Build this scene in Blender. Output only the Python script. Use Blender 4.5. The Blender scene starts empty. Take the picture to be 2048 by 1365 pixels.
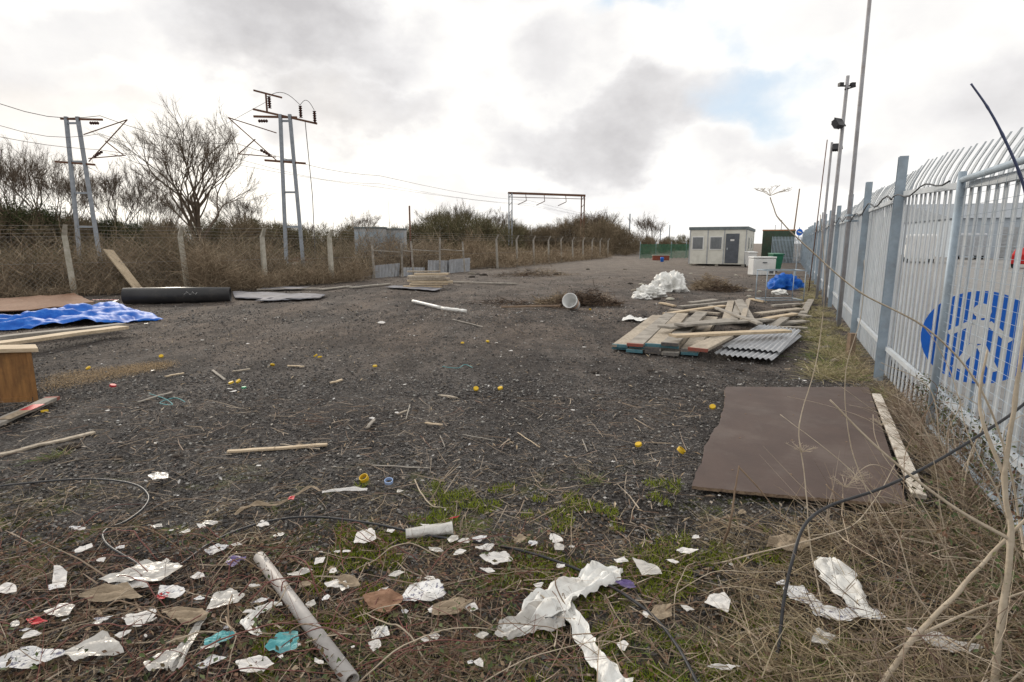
import bpy, math, random, bmesh
import numpy as np
from mathutils import Vector, Matrix, noise
R=random.Random(7); NR=np.random.default_rng(5)
# ---------- camera geometry (metres; camera 1.55 m above the yard) ----------
F=1120.; CX=1024.; CY=682.5; H=1.55; P=math.atan((CY-487)/F); cP,sP=math.cos(P),math.sin(P)
def ray(u,v):
    a=(u-CX)/F; b=-(v-CY)/F
    return Vector((a,cP+b*sP,-sP+b*cP))
def G(u,v,z=0.0):
    r=ray(u,v); t=(z-H)/r.z
    return Vector((r.x*t,r.y*t,z))
def D(u,v,d):
    r=ray(u,v)*(1.0); r=r*(d/r.y); return Vector((r.x,r.y,r.z+H))
V=Vector
COL=bpy.context.scene.collection
ORG={}
# ---------- materials ----------
def _nodes(name):
    m=bpy.data.materials.new(name); m.use_nodes=True
    nt=m.node_tree; return m,nt,nt.nodes['Principled BSDF']
def M(name,c1,c2=None,scale=4,rough=.8,metal=0,bump=0.0,bscale=60,stretch=(1,1,1),dirt=None,dscale=1.5,damt=.5,spec=.3,world=False,lo=.33,hi=.67):
    m,nt,b=_nodes(name); N=nt.nodes; L=nt.links
    c2=c2 or tuple(x*.7 for x in c1)
    if world:
        tc=N.new('ShaderNodeNewGeometry'); src=tc.outputs['Position']
    else:
        tc=N.new('ShaderNodeTexCoord'); src=tc.outputs['Object']
    mp=N.new('ShaderNodeMapping'); mp.inputs['Scale'].default_value=stretch
    L.new(src,mp.inputs['Vector'])
    n=N.new('ShaderNodeTexNoise'); n.inputs['Scale'].default_value=scale; n.inputs['Detail'].default_value=8; n.inputs['Roughness'].default_value=.65
    L.new(mp.outputs[0],n.inputs['Vector'])
    cr=N.new('ShaderNodeValToRGB'); cr.color_ramp.elements[0].position=lo; cr.color_ramp.elements[1].position=hi
    cr.color_ramp.elements[0].color=(*c2,1); cr.color_ramp.elements[1].color=(*c1,1)
    L.new(n.outputs['Fac'],cr.inputs['Fac']); out=cr.outputs['Color']
    if dirt:
        n2=N.new('ShaderNodeTexNoise'); n2.inputs['Scale'].default_value=dscale; n2.inputs['Detail'].default_value=10; n2.inputs['Roughness'].default_value=.7
        L.new(src,n2.inputs['Vector'])
        mr=N.new('ShaderNodeMapRange'); mr.inputs['From Min'].default_value=.48; mr.inputs['From Max'].default_value=.7; mr.inputs['To Max'].default_value=damt
        L.new(n2.outputs['Fac'],mr.inputs['Value'])
        mx=N.new('ShaderNodeMixRGB'); L.new(mr.outputs[0],mx.inputs['Fac']); L.new(out,mx.inputs['Color1']); mx.inputs['Color2'].default_value=(*dirt,1); out=mx.outputs['Color']
    L.new(out,b.inputs['Base Color'])
    b.inputs['Roughness'].default_value=rough; b.inputs['Metallic'].default_value=metal
    b.inputs['Specular IOR Level'].default_value=spec
    if bump:
        nb=N.new('ShaderNodeTexNoise'); nb.inputs['Scale'].default_value=bscale; nb.inputs['Detail'].default_value=6
        L.new(mp.outputs[0],nb.inputs['Vector'])
        bp=N.new('ShaderNodeBump'); bp.inputs['Strength'].default_value=bump; bp.inputs['Distance'].default_value=.01
        L.new(nb.outputs['Fac'],bp.inputs['Height']); L.new(bp.outputs['Normal'],b.inputs['Normal'])
    return m
def MI(name,cols,rough=.9,spec=.15):
    m,nt,b=_nodes(name); N=nt.nodes; L=nt.links
    g=N.new('ShaderNodeNewGeometry'); cr=N.new('ShaderNodeValToRGB')
    el=cr.color_ramp.elements
    while len(el)<len(cols): el.new(.5)
    for i,c in enumerate(cols): el[i].position=i/(len(cols)-1); el[i].color=(*c,1)
    L.new(g.outputs['Random Per Island'],cr.inputs['Fac']); L.new(cr.outputs['Color'],b.inputs['Base Color'])
    b.inputs['Roughness'].default_value=rough; b.inputs['Specular IOR Level'].default_value=spec
    return m
galv=M('galvanised_steel',(.55,.585,.62),(.40,.435,.47),scale=6,rough=.5,metal=.1,bump=.15,bscale=30,dirt=(.27,.26,.24),dscale=3,damt=.45)
galvd=M('weathered_post_steel',(.36,.43,.50),(.26,.32,.38),scale=5,rough=.55,metal=.15,bump=.1,dirt=(.19,.18,.16),dscale=3)
steelfar=M('mast_steel',(.30,.33,.37),(.20,.22,.25),rough=.6,metal=.1)
rust=M('rusty_steel',(.16,.08,.05),(.09,.05,.035),scale=10,rough=.9)
conc=M('old_concrete',(.48,.45,.39),(.33,.31,.26),scale=8,bump=.3,bscale=40,dirt=(.16,.17,.1),dscale=3)
rubm=M('dirty_rubble',(.26,.23,.19),(.14,.12,.10),scale=8,bump=.4,bscale=40,dirt=(.08,.08,.05),dscale=6)
black=M('black_plastic',(.018,.018,.02),(.03,.03,.032),rough=.42,bump=.05,dirt=(.12,.11,.1),dscale=4,damt=.35)
cablem=M('black_cable_sheath',(.02,.022,.026),(.05,.05,.055),rough=.45,scale=20)
wireM=M('dark_wire',(.10,.09,.085),rough=.6)
linkM=M('galvanised_wire',(.28,.27,.25),(.16,.15,.135),rough=.6)
wood=M('weathered_scaffold_timber',(.48,.42,.34),(.26,.22,.175),scale=3,stretch=(9,9,1.2),rough=.85,bump=.3,bscale=8,dirt=(.12,.10,.085),dscale=2.5,damt=.7)
woodg=M('grey_weathered_timber',(.38,.35,.31),(.22,.20,.175),scale=5,rough=.9,bump=.3,bscale=20,dirt=(.07,.06,.05),dscale=3,damt=.7)
woodp=M('pale_new_timber',(.58,.48,.35),(.40,.31,.21),scale=4,stretch=(2,8,8),rough=.8,bump=.2,bscale=12,dirt=(.2,.15,.1),dscale=2)
woodo=M('orange_plywood',(.30,.15,.05),(.16,.075,.028),scale=4,stretch=(6,1,1),rough=.6,bump=.15,dirt=(.07,.04,.02),dscale=3,damt=.8)
osb=M('chipboard',(.24,.135,.085),(.14,.075,.045),scale=18,rough=.85,bump=.3,bscale=30)
plyb=M('phenolic_brown_board',(.096,.067,.057),(.072,.051,.045),scale=2.5,rough=.6,bump=.1,bscale=160,dirt=(.16,.135,.12),dscale=1.6,damt=.5,spec=.2)
plyedge=M('splintered_board_edge',(.3,.22,.15),(.12,.08,.06),scale=40,rough=.9)
corr=M('corrugated_metal',(.44,.45,.47),(.34,.35,.37),scale=3,rough=.55,metal=.1,dirt=(.2,.18,.17),dscale=2.5,damt=.45)
corrd=M('dull_corrugated_metal',(.30,.31,.33),(.20,.205,.22),scale=3,rough=.6,metal=.1,dirt=(.14,.12,.10),dscale=2.5,damt=.7)
flatm=M('dull_sheet_metal',(.24,.24,.27),(.16,.16,.18),scale=3,rough=.75,spec=.15,dirt=(.10,.085,.075),dscale=2,damt=.8)
blue=M('blue_tarpaulin',(.010,.135,.55),(.005,.07,.36),scale=5,rough=.6,bump=.3,bscale=9,dirt=(.10,.25,.55),dscale=5,damt=.3,spec=.2)
whitep=M('white_plastic_film',(.80,.80,.78),(.66,.66,.64),scale=6,rough=.45,bump=.25,bscale=14,dirt=(.36,.31,.25),dscale=9,damt=.5,spec=.35)
paper=M('wet_white_paper',(.72,.71,.70),(.60,.58,.56),scale=8,rough=.85,bump=.15,bscale=30,dirt=(.26,.21,.16),dscale=10,damt=.55,spec=.15)
paperd=M('soiled_brown_paper',(.36,.29,.21),(.22,.17,.12),scale=12,rough=.9,bump=.4,bscale=40,dirt=(.10,.075,.05),dscale=9,damt=.8)
clearp=M('dirty_clear_plastic',(.56,.55,.53),(.42,.40,.37),scale=8,rough=.35,bump=.25,bscale=20,dirt=(.22,.18,.14),dscale=10,damt=.6,spec=.4)
printp=M('printed_paper',(.68,.68,.68),(.16,.16,.22),scale=60,rough=.8,lo=.40,hi=.47,bump=.1,dirt=(.25,.2,.15),dscale=9,spec=.15)
yell=M('yellow_plastic',(.68,.46,.02),(.55,.34,.02),rough=.5,dirt=(.3,.2,.08),dscale=30,damt=.3)
redp=M('red_plastic',(.50,.03,.04),(.35,.02,.03),rough=.5)
teal=M('teal_plastic',(.05,.26,.30),(.1,.36,.38),rough=.5,dirt=(.2,.2,.18),dscale=12)
bluec=M('pale_blue_plastic',(.35,.48,.75),rough=.4)
purple=M('purple_foil',(.06,.03,.16),(.16,.12,.28),scale=20,rough=.4,dirt=(.3,.28,.3),dscale=20)
cream=M('pale_cabin_panel',(.64,.63,.57),(.55,.54,.49),scale=2,rough=.6,dirt=(.34,.33,.28),dscale=1.5,damt=.4)
gdoor=M('grey_door_paint',(.10,.11,.13),rough=.5)
glass=M('dull_window_glass',(.16,.17,.18),(.09,.10,.11),scale=1.5,rough=.12,spec=.8)
roofm=M('felt_roof_edge',(.16,.19,.20),rough=.8)
whitepaint=M('white_paint',(.72,.73,.72),(.6,.6,.6),rough=.5,dirt=(.35,.33,.3),dscale=2)
green=M('green_plastic',(.02,.16,.09),(.015,.10,.06),rough=.5)
cont=M('dark_green_container',(.05,.09,.06),(.04,.06,.045),rough=.6,dirt=(.12,.06,.03))
brick=M('red_brickwork',(.24,.075,.05),(.16,.05,.035),scale=12,rough=.9)
ind=M('grey_cladding',(.40,.45,.50),(.34,.38,.43),scale=1,rough=.6)
signb=M('sign_blue',(.012,.14,.62),(.01,.11,.50),rough=.4)
tyre=M('rubber',(.02,.02,.02),rough=.9)
redcar=M('red_car_paint',(.5,.02,.02),rough=.3)
stem=M('dead_stem',(.50,.43,.34),(.34,.28,.21),scale=14,rough=.9,bump=.2,bscale=80,dirt=(.22,.17,.12),dscale=9,damt=.4)
stemd=M('dark_dead_stem',(.26,.19,.13),(.16,.11,.08),scale=14,rough=.9)
bram=M('red_bramble_stem',(.20,.075,.065),(.13,.06,.05),scale=10,rough=.7)
bark=M('bark',(.13,.10,.075),(.085,.065,.047),scale=3,rough=.95)
ceram=M('brown_insulator',(.06,.025,.02),rough=.3)
lampm=M('dark_lamp_housing',(.03,.03,.035),rough=.5)
cabg=M('cabinet_grey',(.38,.40,.42),(.30,.31,.33),rough=.6,dirt=(.2,.18,.15))
clodm=M('dark_clod',(.05,.04,.035),(.03,.025,.02),scale=20,rough=.9)
ashm=MI('charred_twigs',[(.02,.017,.015),(.05,.035,.025),(.12,.08,.055),(.05,.04,.035),(.24,.17,.12)])
straw=MI('dry_grass',[(.25,.19,.12),(.36,.29,.19),(.16,.12,.08),(.46,.39,.27),(.12,.085,.06)])
strawy=MI('pale_dry_grass',[(.31,.245,.15),(.42,.345,.225),(.21,.165,.10),(.50,.42,.29),(.15,.12,.075)])
strawg=MI('yellowgreen_dry_grass',[(.34,.29,.17),(.44,.38,.23),(.22,.21,.09),(.50,.43,.29),(.17,.18,.07)])
twigm=MI('dry_twigs',[(.24,.18,.135),(.36,.29,.22),(.12,.08,.06),(.46,.39,.31),(.16,.10,.08)])
redtw=MI('bramble_twigs',[(.15,.075,.06),(.10,.065,.05),(.22,.14,.11),(.20,.08,.07),(.13,.09,.06)])
grassm=MI('green_grass',[(.10,.17,.03),(.17,.24,.05),(.25,.27,.09),(.07,.12,.025)])
mossm=MI('moss',[(.16,.20,.02),(.25,.29,.035),(.11,.14,.02)])
leafm=MI('dead_leaves',[(.14,.085,.055),(.24,.15,.10),(.07,.05,.038),(.32,.24,.16),(.17,.08,.06)])
bleaf=MI('bramble_leaves',[(.05,.07,.03),(.09,.12,.045),(.13,.065,.045),(.07,.085,.04)],rough=.6)
scrubm=MI('winter_scrub',[(.21,.155,.105),(.30,.23,.16),(.12,.09,.06),(.38,.31,.22),(.16,.12,.08)])
scrubd=MI('dark_bramble_scrub',[(.14,.105,.07),(.10,.08,.05),(.18,.145,.09),(.10,.095,.05)])
hedgeb=MI('brown_twiggy_hedge',[(.21,.16,.11),(.15,.12,.08),(.27,.215,.15),(.12,.10,.065)])
hedgeg=MI('olive_hedge',[(.13,.12,.065),(.10,.095,.05),(.17,.15,.09),(.15,.115,.075)])
ivym=MI('ivy_leaves',[(.045,.06,.026),(.07,.085,.036),(.035,.045,.02)])
gravm=MI('gravel_stones',[(.062,.059,.06),(.115,.11,.107),(.038,.037,.038),(.185,.175,.168),(.09,.078,.07),(.06,.057,.058),(.34,.33,.31)],rough=.8)
chipm=MI('pale_litter_specks',[(.5,.47,.43),(.35,.28,.2),(.6,.6,.6),(.25,.2,.15)])
woodchip=MI('wood_chips',[(.42,.33,.23),(.30,.22,.14),(.52,.43,.31),(.2,.15,.11)])
twigb=MI('fine_twigs',[(.14,.105,.08),(.10,.08,.06),(.18,.14,.11)])
# ---------- mesh helpers ----------
def finish(me,name,mats,origin,parent,label,cat,group,kind,bevel=0):
    for m in (mats if isinstance(mats,(list,tuple)) else [mats]): me.materials.append(m)
    o=bpy.data.objects.new(name,me); COL.objects.link(o)
    if parent: o.parent=parent; ORG[o.name]=origin
    else: o.location=origin; ORG[o.name]=origin
    if label:o['label']=label
    if cat:o['category']=cat
    if group:o['group']=group
    if kind:o['kind']=kind
    if bevel:
        b=o.modifiers.new('bevel','BEVEL'); b.width=bevel; b.segments=2; b.limit_method='ANGLE'
    return o
class MB:
    def __init__(s): s.v=[];s.f=[];s.m=[]
    def add(s,vs,fs,m=0):
        o=len(s.v); s.v+=[tuple(p) for p in vs]; s.f+=[tuple(i+o for i in f) for f in fs]; s.m+=[m]*len(fs); return s
    def box(s,c,size,rot=None,m=0):
        hx,hy,hz=[a/2 for a in size]
        vs=[V((x,y,z)) for z in(-hz,hz) for x,y in((-hx,-hy),(hx,-hy),(hx,hy),(-hx,hy))]
        if rot is not None:
            Q=rot if isinstance(rot,Matrix) else Matrix.Rotation(rot,3,'Z'); vs=[Q@v for v in vs]
        c=V(c); return s.add([v+c for v in vs],[(3,2,1,0),(4,5,6,7),(0,1,5,4),(1,2,6,5),(2,3,7,6),(3,0,4,7)],m)
    def beam(s,a,b,w,t,up=V((0,0,1)),m=0):
        a=V(a);b=V(b);d=b-a;L=d.length;d.normalize(); x=d.cross(up)
        if x.length<1e-3: x=V((1,0,0))
        x.normalize(); z=x.cross(d)
        Q=Matrix((x,d,z)).transposed(); return s.box((a+b)/2,(w,L,t),Q,m)
    def tube(s,pts,r,n=6,m=0,cap=True):
        pts=[V(p) for p in pts]; k=len(pts); rs=r if isinstance(r,(list,tuple)) else [r]*k
        vs=[];fs=[]; ref=None
        for i,p in enumerate(pts):
            t=(pts[min(i+1,k-1)]-pts[max(i-1,0)])
            if t.length<1e-9:t=V((0,0,1))
            t.normalize()
            if ref is None: ref=V((0,0,1)) if abs(t.z)<.9 else V((1,0,0))
            x=t.cross(ref)
            if x.length<1e-4: x=t.orthogonal()
            x.normalize(); y=t.cross(x)
            for j in range(n):
                a=2*math.pi*j/n; vs.append(p+(x*math.cos(a)+y*math.sin(a))*rs[i])
        for i in range(k-1):
            for j in range(n):
                a=i*n+j;b=i*n+(j+1)%n; fs.append((a,b,b+n,a+n))
        if cap: fs.append(tuple(range(n-1,-1,-1))); fs.append(tuple((k-1)*n+j for j in range(n)))
        return s.add(vs,fs,m)
    def obj(s,name,mats,origin=None,parent=None,label=None,cat=None,group=None,kind=None,smooth=False,bevel=0):
        if parent: origin=ORG[parent.name]
        if origin is None:
            a=np.array(s.v); origin=V(((a[:,0].min()+a[:,0].max())/2,(a[:,1].min()+a[:,1].max())/2,a[:,2].min()))
        origin=V(origin)
        me=bpy.data.meshes.new(name); me.from_pydata([(x-origin.x,y-origin.y,z-origin.z) for x,y,z in s.v],[],s.f); 
        me.polygons.foreach_set('material_index',s.m)
        if smooth: me.polygons.foreach_set('use_smooth',[True]*len(s.f))
        me.update()
        return finish(me,name,mats,origin,parent,label,cat,group,kind,bevel)
def thing(name,label,cat,origin,group=None):
    o=bpy.data.objects.new(name,None); COL.objects.link(o); o.location=origin; ORG[o.name]=V(origin); o.empty_display_size=.2
    o['label']=label;o['category']=cat
    if group:o['group']=group
    return o
def dup(root,loc,rotz=0,sc=1.0,label=None):
    def cp(o,par):
        c=o.copy(); COL.objects.link(c)
        if par: c.parent=par
        for ch in list(o.children): cp(ch,c)
        return c
    c=cp(root,None); c.location=loc; c.rotation_euler=(0,0,rotz)
    c.scale=(sc,sc,sc) if not isinstance(sc,(tuple,list)) else sc
    if label:c['label']=label
    return c
def npobj(name,verts,faces,mat,origin=(0,0,0),parent=None,label=None,cat=None,group=None,kind=None):
    me=bpy.data.meshes.new(name)
    vv=verts-np.array(origin)[None,:]
    me.from_pydata(vv.tolist(),[],faces.tolist()); me.update()
    return finish(me,name,mat,V(origin),parent,label,cat,group,kind)
def unit(a): return a/np.maximum(np.linalg.norm(a,axis=1,keepdims=True),1e-9)
def blades(Pp,Dd,L,W,bend):
    n=len(Pp); Dd=unit(Dd); side=unit(np.cross(Dd,NR.normal(size=(n,3))))*(W[:,None]/2); L=L[:,None]
    p1=Pp+Dd*L*.5+bend*L*.15; p2=Pp+Dd*L+bend*L*.5
    v=np.stack([Pp-side,Pp+side,p1+side*.8,p1-side*.8,p2+side*.3,p2-side*.3],1).reshape(-1,3)
    b=(np.arange(n)*6)[:,None]
    f=np.concatenate([b+np.array([[0,1,2,3]]),b+np.array([[3,2,4,5]])],0)
    return v,f
def leafq(Pp,size,nrm_up=.5,asp=.55):
    n=len(Pp); nn=NR.normal(size=(n,3)); nn[:,2]=np.abs(nn[:,2])+nrm_up; nn=unit(nn)
    a=unit(np.cross(nn,NR.normal(size=(n,3)))); b=np.cross(nn,a); s=size[:,None]
    v=np.stack([Pp-a*s,Pp+b*s*asp+nn*s*.15,Pp+a*s,Pp-b*s*asp+nn*s*.15],1).reshape(-1,3)
    f=(np.arange(n)*4)[:,None]+np.array([[0,1,2,3]]); return v,f
def merge(*vf):
    vs=[];fs=[];o=0
    for v,f in vf: vs.append(v);fs.append(f+o);o+=len(v)
    return np.concatenate(vs),np.concatenate(fs)
# ---------- camera, world, sun ----------
cam=bpy.data.cameras.new('camera'); co=bpy.data.objects.new('camera',cam); COL.objects.link(co)
co.location=(0,0,H); co.rotation_euler=(math.pi/2-P,0,0); cam.lens=F/2048*36; cam.sensor_width=36; cam.clip_end=3000; cam.clip_start=.05
bpy.context.scene.camera=co
sc=bpy.context.scene; sc.view_settings.view_transform='Standard'; sc.view_settings.look='None'; sc.view_settings.exposure=0
w=bpy.data.worlds.new('World'); sc.world=w; w.use_nodes=True; nt=w.node_tree; N=nt.nodes; L=nt.links; N.clear()
SUNB=math.radians(-33); SUNE=math.radians(24)
sky=N.new('ShaderNodeTexSky'); sky.sky_type='NISHITA'; sky.sun_disc=False; sky.sun_elevation=SUNE; sky.sun_rotation=SUNB
bg1=N.new('ShaderNodeBackground'); bg1.inputs[1].default_value=.15
blu=N.new('ShaderNodeMixRGB'); blu.inputs[0].default_value=.75; L.new(sky.outputs[0],blu.inputs[1]); blu.inputs[2].default_value=(4.3,5.3,6.3,1); L.new(blu.outputs[0],bg1.inputs[0])
tc=N.new('ShaderNodeTexCoord')
mp=N.new('ShaderNodeMapping'); mp.inputs['Scale'].default_value=(1,1,1.5); L.new(tc.outputs['Generated'],mp.inputs[0])
nz=N.new('ShaderNodeTexNoise'); nz.inputs['Scale'].default_value=4.6; nz.inputs['Detail'].default_value=10; nz.inputs['Roughness'].default_value=.54
L.new(mp.outputs[0],nz.inputs['Vector'])
sub=N.new('ShaderNodeVectorMath'); sub.operation='SUBTRACT'; L.new(nz.outputs['Color'],sub.inputs[0]); sub.inputs[1].default_value=(.5,.5,.5)
scl=N.new('ShaderNodeVectorMath'); scl.operation='SCALE'; L.new(sub.outputs[0],scl.inputs[0]); scl.inputs['Scale'].default_value=.33
add=N.new('ShaderNodeVectorMath'); add.operation='ADD'; L.new(tc.outputs['Generated'],add.inputs[0]); L.new(scl.outputs[0],add.inputs[1])
def blob(u,v,ru,rv,amt,soft=.35):
    c=ray(u,v).normalized(); s=N.new('ShaderNodeVectorMath'); s.operation='SUBTRACT'; L.new(add.outputs[0],s.inputs[0]); s.inputs[1].default_value=c
    m=N.new('ShaderNodeVectorMath'); m.operation='MULTIPLY'; L.new(s.outputs[0],m.inputs[0]); m.inputs[1].default_value=(F/ru,F/ru,F/rv)
    l=N.new('ShaderNodeVectorMath'); l.operation='LENGTH'; L.new(m.outputs[0],l.inputs[0])
    r=N.new('ShaderNodeMapRange'); r.interpolation_type='SMOOTHSTEP'; r.inputs['From Min'].default_value=1+soft; r.inputs['From Max'].default_value=1-soft*1.6; r.inputs['To Max'].default_value=amt
    L.new(l.outputs['Value'],r.inputs['Value']); return r.outputs[0]
def mathn(op,a,b):
    m=N.new('ShaderNodeMath'); m.operation=op
    for i,x in enumerate((a,b)):
        if isinstance(x,(int,float)): m.inputs[i].default_value=x
        else: L.new(x,m.inputs[i])
    return m.outputs[0]
g=None
for a in [(560,80,240,90,.72,.35),(710,225,180,58,.62,.35),(1220,255,230,72,.66,.35),(1180,110,120,85,.42,.45),(100,40,200,45,.28),(1610,320,170,50,.38),(1000,385,300,18,.3),(120,235,150,42,.38),(1720,60,190,50,.22),(900,-300,500,160,.5),(-600,100,400,150,.5),(2600,150,400,150,.5)]:
    b=blob(*a); g=b if g is None else mathn('MAXIMUM',g,b)
nf=N.new('ShaderNodeTexNoise'); nf.inputs['Scale'].default_value=7; nf.inputs['Detail'].default_value=9; nf.inputs['Roughness'].default_value=.58; L.new(mp.outputs[0],nf.inputs['Vector'])
mr=N.new('ShaderNodeMapRange'); mr.inputs['From Min'].default_value=.32; mr.inputs['From Max'].default_value=.66; mr.inputs['To Min'].default_value=.5; mr.inputs['To Max'].default_value=1.15; L.new(nf.outputs['Fac'],mr.inputs['Value'])
g=mathn('MULTIPLY',g,mr.outputs[0])
mrb=N.new('ShaderNodeMapRange'); mrb.inputs['From Min'].default_value=.48; mrb.inputs['From Max'].default_value=.78; mrb.inputs['To Max'].default_value=.32; L.new(nf.outputs['Fac'],mrb.inputs['Value'])
g=mathn('MAXIMUM',g,mrb.outputs[0])
crp=N.new('ShaderNodeValToRGB'); e=crp.color_ramp.elements; e[0].position=0; e[0].color=(1.14,1.12,1.08,1); e[1].position=1; e[1].color=(.52,.505,.515,1)
q=e.new(.35); q.color=(.89,.875,.875,1)
L.new(g,crp.inputs[0])
bl=blob(330,400,420,150,1.0,.8)
gm=N.new('ShaderNodeMixRGB'); gm.blend_type='ADD'; L.new(bl,gm.inputs[0]); L.new(crp.outputs[0],gm.inputs[1]); gm.inputs[2].default_value=(.28,.22,.12,1)
bg2=N.new('ShaderNodeBackground'); bg2.inputs[1].default_value=1.0; L.new(gm.outputs[0],bg2.inputs[0])
bm=None
for a in [(1500,218,90,42,.85,.6),(1350,2,80,35,.85,.5),(885,130,40,35,.6,.6),(1430,130,40,40,.5,.6)]:
    b=blob(*a); bm=b if bm is None else mathn('MAXIMUM',bm,b)
mx=N.new('ShaderNodeMixShader'); L.new(bm,mx.inputs[0]); L.new(bg2.outputs[0],mx.inputs[1]); L.new(bg1.outputs[0],mx.inputs[2])
wo=N.new('ShaderNodeOutputWorld'); L.new(mx.outputs[0],wo.inputs[0])
sl=bpy.data.lights.new('sun','SUN'); sl.energy=2.2; sl.angle=math.radians(8); sl.color=(1,.90,.76)
so=bpy.data.objects.new('sun',sl); COL.objects.link(so)
sd=V((math.sin(SUNB)*math.cos(SUNE),math.cos(SUNB)*math.cos(SUNE),math.sin(SUNE)))
so.rotation_euler=sd.to_track_quat('Z','Y').to_euler()
# ---------- ground ----------
gm_,nt2,b=_nodes('yard_ground'); N2=nt2.nodes; L2=nt2.links
geo=N2.new('ShaderNodeNewGeometry')
def nn(scale,det=8,ro=.6,str_=None):
    n=N2.new('ShaderNodeTexNoise'); n.inputs['Scale'].default_value=scale; n.inputs['Detail'].default_value=det; n.inputs['Roughness'].default_value=ro
    if str_:
        m=N2.new('ShaderNodeMapping'); m.inputs['Scale'].default_value=str_[0]; m.inputs['Rotation'].default_value=(0,0,str_[1]); L2.new(geo.outputs['Position'],m.inputs[0]); L2.new(m.outputs[0],n.inputs['Vector'])
    else: L2.new(geo.outputs['Position'],n.inputs['Vector'])
    return n.outputs['Fac']
def ramp(fac,stops):
    c=N2.new('ShaderNodeValToRGB'); el=c.color_ramp.elements
    while len(el)<len(stops): el.new(.5)
    for i,(p,cc) in enumerate(stops): el[i].position=p; el[i].color=(*cc,1)
    L2.new(fac,c.inputs[0]); return c.outputs[0]
def mixc(f,a,bb,mode='MIX'):
    m=N2.new('ShaderNodeMixRGB'); m.blend_type=mode
    for i,x in ((0,f),(1,a),(2,bb)):
        if isinstance(x,(int,float)): m.inputs[i].default_value=x
        elif isinstance(x,tuple): m.inputs[i].default_value=(*x,1)
        else: L2.new(x,m.inputs[i])
    return m.outputs[0]
vor=N2.new('ShaderNodeTexVoronoi'); vor.inputs['Scale'].default_value=70; L2.new(geo.outputs['Position'],vor.inputs['Vector'])
vb=N2.new('ShaderNodeRGBToBW'); L2.new(vor.outputs['Color'],vb.inputs[0])
stone=ramp(vb.outputs[0],[(.1,(.040,.038,.039)),(.45,(.084,.079,.079)),(.75,(.14,.133,.13)),(.93,(.33,.32,.31))])
mud=ramp(nn(14,12,.8),[(.32,(.068,.054,.045)),(.5,(.138,.110,.093)),(.68,(.27,.222,.185))])
big=ramp(nn(.55,8,.65,((1.3,.5,1),.45)),[(.42,(0,0,0)),(.58,(1,1,1))])
sepy=N2.new('ShaderNodeSeparateXYZ'); L2.new(geo.outputs['Position'],sepy.inputs[0])
def mrange(a,b_,c,d):
    m=N2.new('ShaderNodeMapRange')
    for k,x in zip(('From Min','From Max','To Min','To Max'),(a,b_,c,d)): m.inputs[k].default_value=x
    L2.new(sepy.outputs['Y'],m.inputs['Value']); return m.outputs[0]
my=mrange(4,9,.1,.95)
f1b=mixc(.5,mixc(1.0,big,my,'MULTIPLY'),my)
col=mixc(f1b,stone,mud)
dark=ramp(nn(.9,12,.75,((1,.6,1),.45)),[(.44,(1.12,1.10,1.08)),(.56,(.50,.49,.50))])
col=mixc(1.0,col,dark,'MULTIPLY')
trk=ramp(nn(2.2,9,.7,((2.4,.3,1),-.42)),[(.42,(.78,.77,.76)),(.55,(1.1,1.1,1.1))])
col=mixc(my,col,mixc(1.0,col,trk,'MULTIPLY'))
spk=ramp(nn(55,3,.6),[(.60,(0,0,0)),(.66,(1,1,1))]); col=mixc(mixc(1.0,spk,(.5,.5,.5),'MULTIPLY'),col,(.30,.27,.24))
col=mixc(mrange(14,40,0,.65),col,ramp(nn(1.2,12,.8),[(.35,(.14,.118,.10)),(.65,(.31,.27,.235))]))
soil=ramp(nn(30,8,.7),[(.3,(.028,.023,.018)),(.6,(.075,.058,.042)),(.8,(.17,.13,.09))])
vm=mixc(1.0,mrange(3.6,2.4,0,1),ramp(nn(3,8,.7),[(.42,(0,0,0)),(.55,(1,1,1))]),'MULTIPLY')
col=mixc(vm,col,soil)
mos=mixc(1.0,mrange(4.0,2.9,0,.85),ramp(nn(2.3,10,.75),[(.53,(0,0,0)),(.60,(1,1,1))]),'MULTIPLY')
col=mixc(mos,col,(.12,.145,.025))
L2.new(col,b.inputs['Base Color']); b.inputs['Roughness'].default_value=.9; b.inputs['Specular IOR Level'].default_value=.25
bp=N2.new('ShaderNodeBump'); bp.inputs['Strength'].default_value=1; bp.inputs['Distance'].default_value=.015; L2.new(vor.outputs['Distance'],bp.inputs['Height'])
bp2=N2.new('ShaderNodeBump'); bp2.inputs['Strength'].default_value=1; bp2.inputs['Distance'].default_value=.10; L2.new(nn(5,11,.78),bp2.inputs['Height']); L2.new(bp2.outputs[0],bp.inputs['Normal'])
L2.new(bp.outputs[0],b.inputs['Normal'])
def gz(x,y):
    a=max(0,1-abs(y-6)/60)
    return (noise.noise(V((x*.9,y*.6,0)))*.018+noise.noise(V((x*4,y*4,3)))*.010)*a-.012
xs=sorted(set([round(-1500+i*250,2) for i in range(13)]+[round(-60+i*3,2) for i in range(41)]+[round(-14+i*.12,3) for i in range(234)]))
ys=sorted(set([-300,-100,-30,-8]+[round(-4+i*.4,2) for i in range(12)]+[round(1+i*.08,3) for i in range(125)]+[round(11+i*.25,2) for i in range(120)]+[41+i*5 for i in range(12)]+[120,200,500,1000,2500]))
vs=[(x,y,gz(x,y)) for y in ys for x in xs]; nx=len(xs)
fs=[(j*nx+i,j*nx+i+1,(j+1)*nx+i+1,(j+1)*nx+i) for j in range(len(ys)-1) for i in range(nx-1)]
m_=MB(); m_.add(vs,fs); m_.obj('ground',gm_,origin=(0,0,0),kind='structure',smooth=True)
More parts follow.
